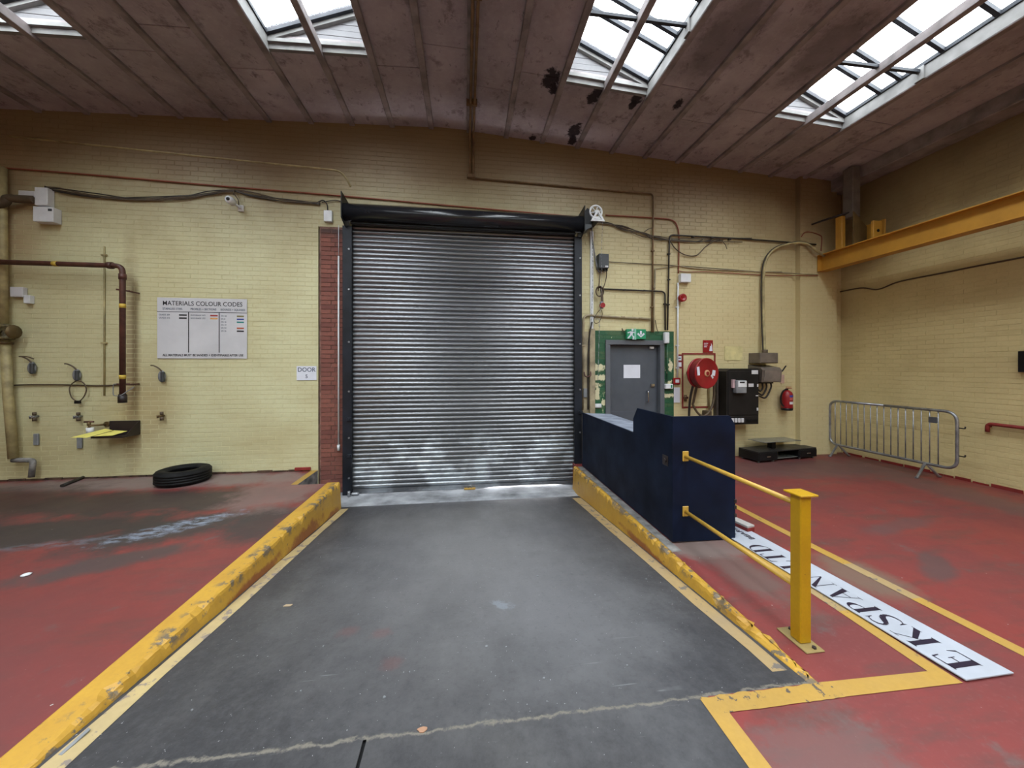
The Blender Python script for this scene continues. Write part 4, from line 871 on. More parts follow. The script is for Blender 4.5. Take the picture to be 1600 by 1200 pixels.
def conduit(name, pts, r, mat, label, clips=(), n=8, rad=.08):
    t = thing(name, pts[-1], label, 'conduit'); b = B(); P = [Vector(p) for p in pts]; b.tube(bend(P, rad), r, n); obj('tube', b, mat, t)
    for q in clips:
        q = Vector(q); b = B(); b.box(q.x - r * 1.7, q.x + r * 1.7, q.y - r * 1.5, D - .001 if q.y < D else q.y + .02, q.z - .012, q.z + .012, .003); obj('saddle', b, mat, t)
    return t
def vert(pts):      # square up near vertical and level runs
    return pts
conduit('black_conduit', [W(942, 451.5, .03), W(1039, 455.5, .03), W(1039.5, 516, .03)], .014, M_CABLE, 'black conduit running level above the green surround then down to the door', [W(976, 453, .03), W(1006, 454, .03), W(1039, 475, .03)])
conduit('black_conduit', [W(1275, 382, .13), W(1248, 379.5, .13), W(1238, 379, .03), W(1160, 373, .03), W(1046, 367, .03), W(1043, 516, .03)], .014, M_CABLE, 'long black conduit along the upper right wall, turning down beside the door', [W(1083, 370, .03), W(1112, 372, .03), W(1140, 374, .03), W(1045, 397, .03), W(1045, 437, .03), W(1044, 476, .03)])
conduit('brown_conduit', [W(737.5, 278, .03), W(1021, 303, .03), W(1018.5, 519, .03)], .016, M_COND, 'thin brown conduit from the roof pipes across and down to the door', [W(795, 283, .03), W(1020, 392, .03), W(1019, 480, .03)])
conduit('grey_conduit', [W(1024, 420, .02), W(1022, 470, .02), W(1021.5, 519, .02)], .013, M_PIPEB, 'pale conduit close beside the brown one above the green surround', [W(1022, 450, .02)])
wire('white_flex', [W(1024, 420, .02), W(1040, 418, .02), W(1058, 415, .02), W(1075, 418, .02), W(1110, 421, .02), W(1200, 425, .02), W(1236, 427, .03), W(1248, 427.5, .12), W(1278, 429, .12)], .009, M_PIPEB, 'pale cable running level over the white wall box')
wire('thin_cable', [W(951, 409, .02), W(1000, 412, .02), W(1040, 414, .02), W(1100, 418, .02), W(1180, 424, .02), W(1222, 425, .02)], .007, M_CABB, 'thin brown cable running right from the control box')
wire('thin_red_cable', [W(1060, 423, .02), W(1073, 425, .02), W(1110, 425, .02), W(1195, 430, .02), W(1236, 430.5, .03), W(1248, 430.5, .12), W(1278, 431, .12)], .008, M_CABR, 'thin red cable running right from the white wall box')
wire('drop_cable', [W(1024, 500, .03), W(1026, 512, .03), W(1029, 520, .03)], .006, M_CABLE, 'short thin cable slanting down beside the exit sign')
t = conduit('beige_conduit', [W(1016, 498.5, .03), W(970, 496, .03), W(911.5, 492, .03), W(910.5, 640, .03)], .020, M_PIPEB, 'beige conduit over the green surround, turning down beside the shutter', [W(1000, 497, .03), W(973, 495, .03), W(911, 540, .03)], 8, .12)
wire('post_cable', [W(925, 503, .06), W(922, 520, .05), W(919, 560, .05), W(919, 640, .05)], .013, M_CABLE, 'dark cable running down the beige door post')
wallbox('post_box', (912, 607, 917.5, 621), .07, M_GREY, 'small grey box low on the beige door post', 'box')
b = B(); c = W(916, 583, .05); b.tube(spline([c + Vector((-.04, 0, .02)), c + Vector((-.02, -.03, -.06)), c + Vector((.07, -.03, -.04)), c + Vector((.08, 0, .03))], 5), .012, 6); tag(obj('iron_hook', b, M_RUST), 'dark iron hook on the beige door post', 'hook')

# pipes from the roof
t = thing('roof_pipe_pair', W(736, 277, .04), 'pair of brown pipes along the ceiling and down the wall over the shutter', 'pipe')
for du in (-.03, .03):
    b = B(); x = W(737, 240, .04).x + du; zc_ = cz(x) - .06; b.tube(bend([(x, YB + .02, zc_), (x, D - .04, zc_), (x, D - .04, W(737, 277, .04).z)], .10), .018, 8); obj('pipe', b, M_COND, t)
b = B(); p = W(736, 275, .04); b.box(p.x - .07, p.x + .07, D - .07, D, p.z - .03, p.z + .03, .006); obj('wall_clamp', b, M_COND, t)
for y in (5.5, 3.9, 2.3, .7):
    b = B(); b.box(p.x - .08, p.x + .08, y - .02, y + .02, zc_ - .025, cz(p.x) + .01, .004); obj('saddle', b, M_COND, t)

# bundle right of the shutter and arch conduit
for i in range(5):
    o = random.Random(40 + i); jj = lambda: o.uniform(-4, 4)
    wire('bundle_cable', [W(930, 347, .04), W(952, 350 + jj() * .5, .03), W(975, 357 + jj(), .03), W(1005, 367 + jj(), .03), W(1022, 371 + jj(), .04), W(1050, 374 + jj() * .7, .03), W(1090, 376 + jj() * .8, .03), W((1100, 1130, 1160, 1112, 1175)[i], 375 + jj(), .03)], .008, (M_CABB, M_CABLE)[i % 2],
         'dark cable in the loose bundle right of the shutter head')['group'] = 'cables in the right wall bundle'
wire('slack_cable', [W(1046, 374, .03), W(1055, 388, .03), W(1070, 398, .03), W(1088, 399, .03), W(1102, 386, .03), W(1115, 377, .03), W(1125, 374, .03)], .010, M_CABB, 'brown cable sagging in a loop below the black conduit')
wire('loose_end', [W(1007, 362, .04), W(1013, 358, .05), W(1019, 356, .04)], .006, M_CABLE, 'short loose cable end sticking up by the brown conduit')
wire('loose_end', [W(1128, 376, .03), W(1133, 382, .04), W(1136, 389, .04)], .006, M_CABB, 'short loose cable end hanging below the black conduit')
for nm, du, mat, lab_ in (('arched_cable', 0, M_PIPEY, 'thick pale arched cable rising from the brown boxes to the crane beam'), ('arched_cable', -3, M_CABLE, 'dark arched cable beside the thick pale one')):
    wire(nm, [W(1195 + du, 548, .12), W(1193 + du, 500, .06), W(1192.5 + du, 440, .05), W(1196 + du, 410, .05), W(1206 + du, 393, .05), W(1222 + du, 384 + du * .3, .05), W(1245, 379.5 + du * .6, .11), W(1262, 382 + du * .5, .16), W(1276, 392 + du * .3, .2), W(1288, 400, .2)], .023 if du == 0 else .010, mat, lab_, 'cable', 8)
wire('red_loop', [W(1252, 370, .11), W(1258, 363, .11), W(1268, 363, .11), W(1280, 367, .11), W(1284, 372, .11), W(1283, 392, .11)], .009, M_CABR, 'thin red cable looped on the corner pier above the crane beam')
e = wallbox('white_box', (1064, 427, 1080, 441), .09, M_WHITE, 'white square box on the wall above the red sounder', 'box')
# fire alarm: sounder, white pipe, call point
t = thing('alarm_sounder', W(1063, 473, .1), 'round red fire alarm sounder on the wall', 'alarm'); c = W(1061, 467, 0); c.y = D
b = B(); b.lathe([(.05, 0), (.055, -.03), (.045, -.06)], c, 'Y', 18); obj('base', b, M_FRED, t); b = B(); b.lathe([(.045, -.055), (.07, -.07), (.074, -.13), (.05, -.135), (.02, -.11)], c, 'Y', 20); obj('horn', b, M_FIRE, t)
p = W(1059, 442, .02)
t = thing('alarm_pipe', W(1058, 590, .02), 'white vertical pipe from the red cable down to the red call point', 'pipe')
b = B(); b.tube([(W(1059.5, 440, .03).x, D - .03, p.z), (W(1058.3, 590, .03).x, D - .03, W(1058, 590, .03).z)], .016, 8); obj('tube', b, M_WHITE, t)
for v in (480, 540, 575): q = W(1058.7, v, .03); part('saddle', q.x - .03, q.x + .03, D - .04, D - .001, q.z - .012, q.z + .012, M_WHITE, t, .003)
t = thing('call_point', W(1058, 600, .04), 'small red fire alarm call point at the foot of the white pipe', 'call point'); x0, x1, z0, z1 = wrect(1053, 590.5, 1063.5, 600.5, .05)
part('case', x0, x1, D - .05, D, z0, z1, M_FIRE, t, .006); part('press_glass', x0 + .03, x1 - .03, D - .053, D - .049, z0 + .03, z1 - .03, M_WHITE, t, 0)
# exit sign
t = thing('exit_sign', W(994, 530, .08), 'green exit sign with running man and down arrow over the grey door', 'sign'); x0, x1, z0, z1 = wrect(979.5, 514, 1009.5, 530, .08)
part('panel', x0, x1, D - .08, D - .01, z0, z1, M_GREEN, t, .006); w, h = x1 - x0, z1 - z0; ys_ = D - .0815
def flat(name, polys, y, mat, par):
    b = B()
    for P in polys: b.prism(P, 'Y', y - .0008, y + .0008)
    return obj(name, b, mat, par)
ax, az = x0 + w * .73, z0 + h * .5
flat('arrow', [[(ax - .018, az + h * .32), (ax + .018, az + h * .32), (ax + .018, az - h * .05), (ax - .018, az - h * .05)], [(ax - .075, az + .0), (ax - .05, az + .025), (ax, az - h * .18), (ax, az - h * .34)], [(ax, az - h * .34), (ax, az - h * .18), (ax + .05, az + .025), (ax + .075, az + .0)]], ys_, M_PAPER, t)
mx_, mz = x0 + w * .24, z0 + h * .5
flat('running_man', [[(mx_ + .02 + .022 * math.cos(a), mz + .075 + .022 * math.sin(a)) for a in [2 * PI * k / 10 for k in range(10)]], [(mx_ - .02, mz + .05), (mx_ + .03, mz + .045), (mx_ + .02, mz - .02), (mx_ - .03, mz - .015)],
     [(mx_ - .03, mz - .015), (mx_ + .0, mz - .02), (mx_ - .055, mz - .085), (mx_ - .08, mz - .075)], [(mx_ - .0, mz - .01), (mx_ + .02, mz - .02), (mx_ + .055, mz - .045), (mx_ + .04, mz - .1), (mx_ + .02, mz - .1), (mx_ + .025, mz - .055)],
     [(mx_ - .02, mz + .05), (mx_ - .02, mz + .03), (mx_ - .07, mz + .01), (mx_ - .075, mz + .03)], [(mx_ + .03, mz + .045), (mx_ + .03, mz + .025), (mx_ + .075, mz + .01), (mx_ + .08, mz + .03)]], ys_, M_PAPER, t)
flat('doorway_mark', [[(x0 + w * .39, mz + .10), (x0 + w * .48, mz + .10), (x0 + w * .48, mz - .10), (x0 + w * .39, mz - .10)]], ys_, plain('pale_green', (.25, .55, .42), .5), t)
wire('sign_flex', [W(981, 524, .03), W(975, 519, .03), W(972, 513, .03), W(973, 519, .03)], .006, M_CABB, 'tiny cable end sticking out left of the exit sign')
e = wallbox('emergency_light', (1039, 519, 1046.5, 536.5), .08, M_WHITE, 'upright white emergency light at the top right of the green surround', 'lamp', None, .012)
b = B(); b.tube([W(1042.5, 537, .03), Vector((W(1042.5, 537, .03).x, D - .03, W(1043, 597, .03).z))], .013, 8); tag(obj('green_conduit', b, M_GRN), 'green painted conduit below the emergency light', 'conduit')
t = thing('break_glass_unit', W(1045, 608, .06), 'white door release box low on the green surround', 'box'); x0, x1, z0, z1 = wrect(1039.5, 600, 1051.5, 607.5, .06); part('case', x0, x1, D - .07, D, z0, z1, M_WHITE, t, .008); part('button', x1 - .05, x1 - .02, D - .076, D - .069, z0 + .02, z1 - .015, M_GREEN, t, .002)
t = thing('light_switch', W(934, 637, .03), 'white double switch low on the green surround left of the door', 'switch'); x0, x1, z0, z1 = wrect(929.5, 631, 940, 637, .03); part('plate', x0, x1, D - .03, D, z0, z1, M_WHITE, t, .004); xm = (x0 + x1) / 2
for s in (-1, 1): part('rocker', xm + s * .03 - .015, xm + s * .03 + .015, D - .036, D - .029, z0 + .02, z1 - .02, M_WHITE, t, .002)

# hose reel and its red painted frame
x0, x1, z0, z1 = wrect(1065.5, 551.5, 1118, 637, .006)
b = B(); wv = .028
for r in ((x0, x1, z1 - wv, z1), (x0, x1, z0, z0 + wv), (x0, x0 + wv, z0 + wv, z1 - wv), (x1 - wv, x1, z0 + wv, z1 - wv)): b.box(r[0], r[1], D - .009, D - .0, r[2], r[3])
tag(obj('red_outline', b, M_FRED), 'red painted rectangle on the wall round the hose reel', 'painted outline')
b = B(); x0, x1, z0, z1 = wrect(1057.5, 553.5, 1065, 575.5, .006)
for k in range(3): b.box(x0, x1, D - .009, D, z1 - .012 - k * (z1 - z0 - .03) / 2 - .02, z1 - k * (z1 - z0 - .03) / 2 - .0)
tag(obj('red_bars', b, M_FRED), 'three short red bars between the white pipe and the hose reel frame', 'painted mark')
hr = thing('hose_reel', W(1103, 607, .3), 'large red fire hose reel with a pale hub on the right part of the wall', 'hose reel'); c = W(1103.5, 583.3, .42)
R0 = 24.0 / FPX * (c - cam_o.location).dot(FV)
Mr = Matrix.Translation(c) @ Matrix.Rotation(math.radians(12), 4, 'Z')
def reel(prof, n=40):
    q = B(); q.lathe(prof, (0, 0, 0), 'Y', n); q.bm.transform(Mr); return q
obj('front_flange', reel([(.0, -.012), (R0 * .25, -.014), (R0 * .9, -.010), (R0 * .97, -.022), (R0, -.012), (R0, .004), (R0 * .9, .006), (.0, .006)]), M_FIRE, hr)
obj('drum', reel([(R0 * .90, .0), (R0 * .93, .02), (R0 * .93, .13), (R0 * .90, .15)]), plain('deep_red_drum', (.17, .010, .012), .45), hr, None, 'darker red drum')
obj('back_flange', reel([(.0, .145), (R0 * .95, .145), (R0, .15), (R0, .165), (.0, .17)]), M_FIRE, hr)
obj('hub', reel([(.0, -.03), (R0 * .19, -.03), (R0 * .22, -.022), (R0 * .22, -.010)], 24), plain('pale_orange_hub', (.60, .32, .16), .5), hr, None, 'pale orange hub label'); obj('hub_ring', reel([(R0 * .10, -.033), (R0 * .13, -.033), (R0 * .13, -.03), (R0 * .10, -.03)], 20), M_FIRE, hr)
def onreel(a, b_, w, h, mat, nm, rot=0):
    q = B(); q.box(-w / 2, w / 2, -.0165, -.0135, -h / 2, h / 2); q.bm.transform(Mr @ Matrix.Translation((a, 0, b_)) @ Matrix.Rotation(rot, 4, 'Y')); return obj(nm, q, mat, hr)
onreel(-R0 * .72, R0 * .15, .055, .15, M_PAPER, 'instruction_label', -.1); onreel(R0 * .58, R0 * .02, .07, .10, M_PAPER, 'instruction_label', .2); onreel(R0 * .45, -R0 * .22, .07, .035, M_BOARD, 'instruction_label', .9)
q = B(); q.cyl((0, .16, 0), (0, .40, 0), .05, 12); q.bm.transform(Mr); obj('axle', q, M_FIRE, hr)
b = B(); xa = c.x - R0 * .55; b.tube(spline([(xa - .0, c.y + .12, c.z - R0 * .55), (xa - .02, D - .22, c.z - .45), (xa - .0, D - .15, .75), (xa + .01, D - .12, .02)], 8), .021, 8); obj('supply_hose', b, M_CABLE, hr)
b = B(); b.tube(spline([(xa + .05, c.y + .1, c.z - R0 * .6), (xa + .06, D - .2, c.z - .5), W(1083, 633, .18), W(1091, 646, .18), W(1100, 650, .18), W(1109, 642, .16), W(1115, 625, .12), W(1116, 600, .12), W(1116, 585, .12)], 8), .021, 8); obj('hose_loop', b, M_CABB, hr)
b = B(); p = W(1106, 646, .1); b.box(p.x - .05, p.x + .05, p.y - .05, D, p.z - .05, p.z + .05, .01); obj('hose_guide', b, M_CABB, hr)
t = thing('reel_valve', W(1071, 625, .06), 'small brown valve inside the red outline below the hose reel', 'valve'); p = W(1071, 622, .05); b = B(); b.cyl(p + Vector((0, 0, .06)), p + Vector((0, 0, -.06)), .025, 8); b.cyl(p, p + Vector((0, .05, 0)), .02, 8); obj('body', b, M_BRASS, t); b = B(); b.box(p.x - .03, p.x + .03, p.y - .05, p.y - .02, p.z - .01, p.z + .03, .005); obj('lever', b, M_RUST, t)
b = B(); b.tube([W(1108, 580, .03), Vector((W(1108, 580, .03).x, D - .03, W(1108, 640, .03).z))], .016, 8); tag(obj('feed_pipe', b, M_PIPEY), 'yellow painted vertical pipe behind the hose reel', 'pipe')
def notice(name, r, mat, label):
    x0, x1, z0, z1 = wrect(*r, .012); t = thing(name, ((x0 + x1) / 2, D, z0), label, 'notice'); part('sheet', x0, x1, D - .012, D - .008, z0, z1, mat, t, 0); return t, x0, x1, z0, z1
t, x0, x1, z0, z1 = notice('fire_notice', (1098.5, 531.5, 1114, 551), M_FIRE, 'red fire point notice above the hose reel')
w, h = x1 - x0, z1 - z0
flat('flame_mark', [[(x0 + w * .62, z0 + h * .12), (x0 + w * .95, z0 + h * .12), (x0 + w * .92, z0 + h * .55), (x0 + w * .80, z0 + h * .78), (x0 + w * .82, z0 + h * .5), (x0 + w * .70, z0 + h * .55)]], D - .0128, M_PAPER, t)
for k in range(3): part('text_line', x0 + w * .1, x0 + w * (.5 - .06 * k), D - .0132, D - .0118, z0 + h * (.72 - .14 * k), z0 + h * (.77 - .14 * k), M_PAPER, t, 0)
t, x0, x1, z0, z1 = notice('small_notice', (1058.5, 556.5, 1064.5, 563), M_PAPER, 'upper small white label beside the hose reel frame')
part('print', x0 + .01, x1 - .01, D - .0132, D - .0118, (z0 + z1) / 2 - .012, (z0 + z1) / 2 + .012, M_INKB, t, 0)
notice('small_notice', (1058.5, 566, 1064.5, 573), M_PAPER, 'lower small white label beside the hose reel frame')
notice('paper_notice', (1053, 605.5, 1062.5, 629), M_PAPER, 'white paper notice under the red call point')
b = B(); x0, x1, z0, z1 = wrect(1132, 541, 1160, 563, .004); b.box(x0, x1, D - .0085, D - .002, z0, z1); tag(obj('paint_patch', b, plain('fresh_yellow_paint', (.62, .55, .27), .5)), 'paler yellow rectangle on the wall above the black cabinet', 'patch')

# meter cabinet, boxes, extinguisher
cb = thing('meter_cabinet', W(1155, 662, .2), 'tall black electrical cabinet with a grey meter on its front', 'cabinet'); dep = .30
x0, x1, z0, z1 = wrect(1135, 576, 1185, 662.5, dep); yf = D - dep
b = B(); b.prism([(x0, z0), (x1, z0), (x1, z1), (x0 + .08, z1), (x0, z1 - .05)], 'Y', yf, D - .002); obj('body', b, M_CAB, cb)
part('door_panel', x0 + .03, x1 - .005, yf - .012, yf, z0 + .17, z1 - .05, M_CAB, cb, .004)
part('lower_panel', x0 + .02, x1 - .005, yf - .010, yf, z0 + .015, z0 + .15, M_CAB, cb, .004)
def cf(u, v): return W(u, v, dep + .015)
p0, p1 = cf(1145.5, 594), cf(1161.5, 614); m_ = part('meter', p0.x, p1.x, yf - .10, yf - .01, p1.z, p0.z, M_GREY, cb, .01, 'grey electricity meter')
part('meter_face', p0.x + .03, p1.x - .005, yf - .104, yf - .099, p0.z - .12, p0.z - .01, M_WHITE, m_, .002); part('display', p0.x + .06, p1.x - .05, yf - .107, yf - .103, p0.z - .05, p0.z - .025, M_INK, m_, 0)
part('meter_label', cf(1142.5, 594).x, cf(1147, 594).x, yf - .055, yf - .012, cf(1142, 606).z, cf(1142, 593).z, plain('pink_label', (.55, .38, .40), .6), cb, .002)
for r in ((1174.5, 578.5, 1184.5, 584.5), (1169.5, 599.5, 1177.5, 604.5), (1183, 600, 1185, 604.5), (1181, 617.5, 1185, 619), (1182.5, 637, 1185, 641.5)):
    p0, p1 = cf(r[0], r[1]), cf(r[2], r[3]); part('label', p0.x, p1.x, yf - .016, yf - .012, p1.z, p0.z, M_BOARD, cb, 0)
for k in range(4):
    p0, p1 = cf(1142.3 + k * 5.2, 653.5), cf(1146.2 + k * 5.2, 660); part('fuse_switch', p0.x, p1.x, yf - .03, yf - .010, p1.z, p0.z, M_BOARD, cb, .004)
part('handle_slot', cf(1166, 653).x, cf(1184, 653).x, yf - .018, yf - .010, cf(1166, 660).z, cf(1166, 655).z, M_BLACK, cb, .002)
wallbox('cable_duct', (1120, 582, 1134, 660), .10, plain('dark_taupe', (.060, .048, .040), .55), 'dark taupe upright duct between hose reel and black cabinet', 'duct')
t = thing('isolator_box', W(1196, 568, .2), 'upper brown grey metal box on the wall above the black cabinet', 'box'); x0, x1, z0, z1 = wrect(1188, 551, 1216, 567.5, .28); part('case', x0, x1, D - .28, D, z0, z1, M_BRGR, t, .006); part('lid', x0 + .01, x1 - .01, D - .288, D - .28, z0 + .01, z1 - .01, M_BRGR, t, .003)
t = thing('switch_fuse', W(1205, 598, .2), 'lower brown grey switch box with a side lever beside the black cabinet', 'box'); x0, x1, z0, z1 = wrect(1190, 570, 1222, 597, .32); ym = D - .32
b = B(); b.prism([(D, z0), (ym, z0), (ym - .02, z0 + .22), (ym + .03, z1 - .05), (D, z1)], 'X', x0, x1 - .02); obj('case', b, M_BRGR, t); b = B(); b.prism([(ym - .002, z0 + .02), (ym - .022, z0 + .215), (ym - .032, z0 + .215), (ym - .012, z0 + .02)], 'X', x0 + .04, x1 - .06); obj('cover', b, plain('lighter_brown_grey', (.22, .185, .16), .35, .2), t)
b = B(); b.tube([(x1 - .02, ym + .08, z0 + .15), (x1 + .06, ym + .06, z0 + .20), (x1 + .13, ym + .05, z0 + .30)], .012, 6); obj('lever', b, M_BLACK, t)
part('gland_bar', x0 + .03, x1 - .08, ym + .1, D - .05, z0 - .03, z0 + .005, M_BLACK, t, .004)
for i, (ua, ub, vb) in enumerate(((1191, 1183, 611), (1197, 1184, 617), (1204, 1185, 621))):
    wire('tail_cable', [W(ua, 598, .2), W(ua + .5, 606, .2), W((ua * 1.2 + ub * .8) / 2, vb, .2), W(ub + 2, vb - 2, .2), W(ub - 4, vb - 6, .2)], .016, M_CABLE, ['short inner cable looping from switch box into the black cabinet', 'middle cable looping from switch box into the black cabinet', 'outermost cable looping from switch box into the black cabinet'][i])
b = B(); p = W(1195, 549, .16); b.cyl(p + Vector((0, 0, -.05)), p + Vector((0, 0, .03)), .05, 10); tag(obj('cable_gland', b, M_CABB), 'dark gland on top of the upper brown grey box', 'gland')
notice('extinguisher_notice', (1219.5, 585.5, 1225.5, 599), plain('red_white_notice', (.55, .36, .30), .6), 'small pale notice partly hidden behind the switch box lever')
ex = thing('fire_extinguisher', W(1229, 641, .12), 'red fire extinguisher with black hose hung near the corner pier', 'fire extinguisher'); c = W(1229.5, 623, .13); R1 = .095; zb = W(1229, 641, .13).z; zt = W(1229, 611, .13).z
b = B(); b.lathe([(R1 * .92, zb), (R1, zb + .01), (R1, zb + .045)], (c.x, c.y, 0), 'Z', 20); obj('foot_ring', b, M_BLACK, ex)
b = B(); b.lathe([(R1 * .98, zb + .045), (R1, zb + .05), (R1, zt - .06), (R1 * .85, zt - .02), (R1 * .45, zt + .015), (.022, zt + .02)], (c.x, c.y, 0), 'Z', 24); obj('cylinder', b, M_FIRE, ex)
b = B(); b.cyl((c.x, c.y, zt + .015), (c.x, c.y, zt + .05), .022, 10); obj('valve', b, M_BRASS, ex)
b = B(); b.box(c.x - .02, c.x + .10, c.y - .012, c.y + .012, zt + .045, zt + .058, .003); b.box(c.x - .02, c.x + .09, c.y - .012, c.y + .012, zt + .07, zt + .08, .003); obj('handle', b, M_FIRE, ex)
b = B(); b.tube(spline([(c.x, c.y - .02, zt + .04), (c.x - .10, c.y - .03, zt + .01), (c.x - .145, c.y - .02, zt - .10), (c.x - .14, c.y - .02, zt - .22), (c.x - .10, c.y - .04, zb + .08)], 8), .013, 8); obj('hose', b, M_BLACK, ex)
def wrap(a0, a1, za, zb_, mat, nm):
    q = B(); n = 8
    for k in range(n):
        A = a0 + (a1 - a0) * k / n; Bq = a0 + (a1 - a0) * (k + 1) / n; r = R1 + .0012
        q.face([(c.x + r * math.cos(A), c.y + r * math.sin(A), za), (c.x + r * math.cos(Bq), c.y + r * math.sin(Bq), za), (c.x + r * math.cos(Bq), c.y + r * math.sin(Bq), zb_), (c.x + r * math.cos(A), c.y + r * math.sin(A), zb_)], True)
    return obj(nm, q, mat, ex)
wrap(-1.9, -.5, zt - .12, zt - .075, swatch('blue_label', (.03, .06, .35)), 'blue_band'); wrap(-1.9, -.5, zb + .12, zb + .17, M_BOARD, 'label'); wrap(-1.9, -.5, zb + .20, zb + .26, swatch('pale_red_label', (.50, .10, .09)), 'label')

# ------------------------------------------------------------------ crane beam and its hanger
bm_ = thing('crane_beam', (6.85, 4.9, 3.53), 'ochre yellow steel crane beam along the right wall', 'beam'); xw = 6.83; zb_, zt_ = 3.535, 3.845
yn, yf_ = 1.2, 6.16
b = B(); b.box(xw - .008, xw + .008, yn, yf_, zb_, zt_); obj('web', b, M_CRANE, bm_)
b = B(); b.box(xw - .09, xw + .09, yn, yf_, zt_ - .012, zt_ + .006, .003); obj('flange', b, M_CRANE, bm_); b = B(); b.box(xw - .09, xw + .09, yn, yf_, zb_ - .006, zb_ + .012, .003); obj('flange', b, M_CRANE, bm_)
b = B(); b.box(xw - .09, xw + .09, yf_, yf_ + .012, zb_, zt_); obj('end_plate', b, M_CRANE, bm_)
hg = thing('beam_hanger', (6.95, 5.75, 3.85), 'grey hanger post with yellow brackets holding the crane beam under the roof', 'hanger')
def XP(u, v, x): d = ray(u, v); return Vector((0, 0, HC)) + d * (x / d.x)
p0, p1 = XP(1322, 338, 6.88), XP(1338, 338, 6.88); b = B(); b.box(6.86, 7.02, 5.62, 5.80, p0.z - .05, cz(6.9), .01); obj('post', b, plain('grey_hanger_paint', (.16, .14, .125), .6), hg)
b = B(); b.box(6.78, 6.85, 5.74, 5.86, zt_ + .006, p0.z, .004); obj('bracket_plate', b, M_CRANE, hg); b = B(); b.prism([(6.83, zt_ + .006), (7.1, zt_ + .006), (7.1, zt_ + .35), (6.83, p0.z + .02)], 'Y', 5.58, 5.60); obj('gusset', b, plain('dark_ochre', (.13, .08, .025), .6), hg)
b = B(); b.box(7.10, 7.12, 5.3, 5.62, zt_ + .05, zt_ + .38, .003); b.box(6.87, 7.04, 5.30, 5.34, zt_ + .006, zt_ + .34, .004); obj('ear_plate', b, M_CRANE, hg); b = B(); b.cyl((6.96, 5.30, zt_ + .17), (6.96, 5.292, zt_ + .17), .025, 12); obj('bolt_hole', b, M_BLACK, hg)
b = B(); b.tube(bend([(6.90, 5.64, p0.z + .05), (6.70, 6.0, p0.z + .02), (6.62, 6.17, p0.z + .0)], .1), .018, 6); tag(obj('stay_rod', b, M_SHELF), 'dark stay rod from the hanger post to the corner pier', 'rod')
# right wall odds and ends
wire('wall_cable', [RW(1308, 457, .02), RW(1345, 450, .02), RW(1372, 452, .02), RW(1405, 440, .02), RW(1470, 427, .02), RW(1540, 413, .02), RW(1640, 394, .02)], .012, M_CABB, 'thin dark cable running along the right wall below the crane beam')
b = B(); p = RW(1546, 664, .05); b.tube(bend([(XR - .05, p.y + .02, p.z - .10), (XR - .05, p.y + .02, p.z + .015), (XR - .05, p.y - 1.5, p.z + .0)], .05), .024, 8); b.cyl((XR - .05, p.y + .02, p.z - .02), (XR, p.y + .02, p.z - .02), .02, 8); tag(obj('red_pipe', b, M_FRED), 'short dark red pipe low on the right wall at the picture edge', 'pipe')
b = B(); p = RW(1597, 565, .06); b.box(XR - .06, XR, p.y - .6, p.y + .04, p.z - .14, p.z + .14, .006); tag(obj('dark_panel', b, M_BLACK), 'black panel on the right wall cut by the picture edge', 'panel')

# ------------------------------------------------------------------ navy boarded box by the door
nb = thing('navy_box', (2.3, 4.6, 0), 'navy blue boarded box between the ramp and the grey door', 'box')
nx, n2, ny0, ny1, ym_, ht, hl = 1.975, 2.635, 3.27, 5.96, 4.07, 1.22, .92
b = B(); b.prism([(ny1, .016), (ny0, .016), (ny0, ht), (3.97, ht), (ym_, 1.085), (ym_, hl), (ny1, hl)], 'X', nx, nx + .022); obj('side_board', b, M_NAVY, nb)
b = B(); b.prism([(nx, .016), (n2, 0.004), (n2, 1.13), (2.575, ht), (nx, ht)], 'Y', ny0 - .022, ny0); obj('end_board', b, M_NAVY, nb)
b = B(); b.prism([(ny0, .004), (ym_, .004), (ym_, .85), (3.97, 1.1), (ny0, 1.1)], 'X', n2 - .022, n2); obj('far_side_board', b, M_NAVY, nb)
b = B(); b.prism([(nx + .022, ym_ - .3), (2.39, ym_ - .3), (2.39, 5.75), (2.09, 5.86), (nx + .022, 5.94)], 'Z', hl - .03, hl - .004); obj('lid', b, M_LID, nb, None, 'pale scuffed top board')
b = B(); b.box(2.37, 2.39, ym_ - .3, 5.75, .004, hl - .03); obj('back_board', b, M_NAVY, nb)
b = B(); p = (nx - .003, 3.36, .80); b.box(nx - .006, nx, 3.32, 3.42, .72, .82, .003); b.cyl((nx - .006, 3.37, .77), (nx - .016, 3.37, .77), .022, 10); obj('latch', b, M_SHELF, nb)
for zz in (.22, .30, .36): b = B(); b.box(n2 - .012, n2 + .012, ny0 - .03, ny0 - .01, zz, zz + .035, .003); obj('edge_clip', b, M_SHELF, nb)

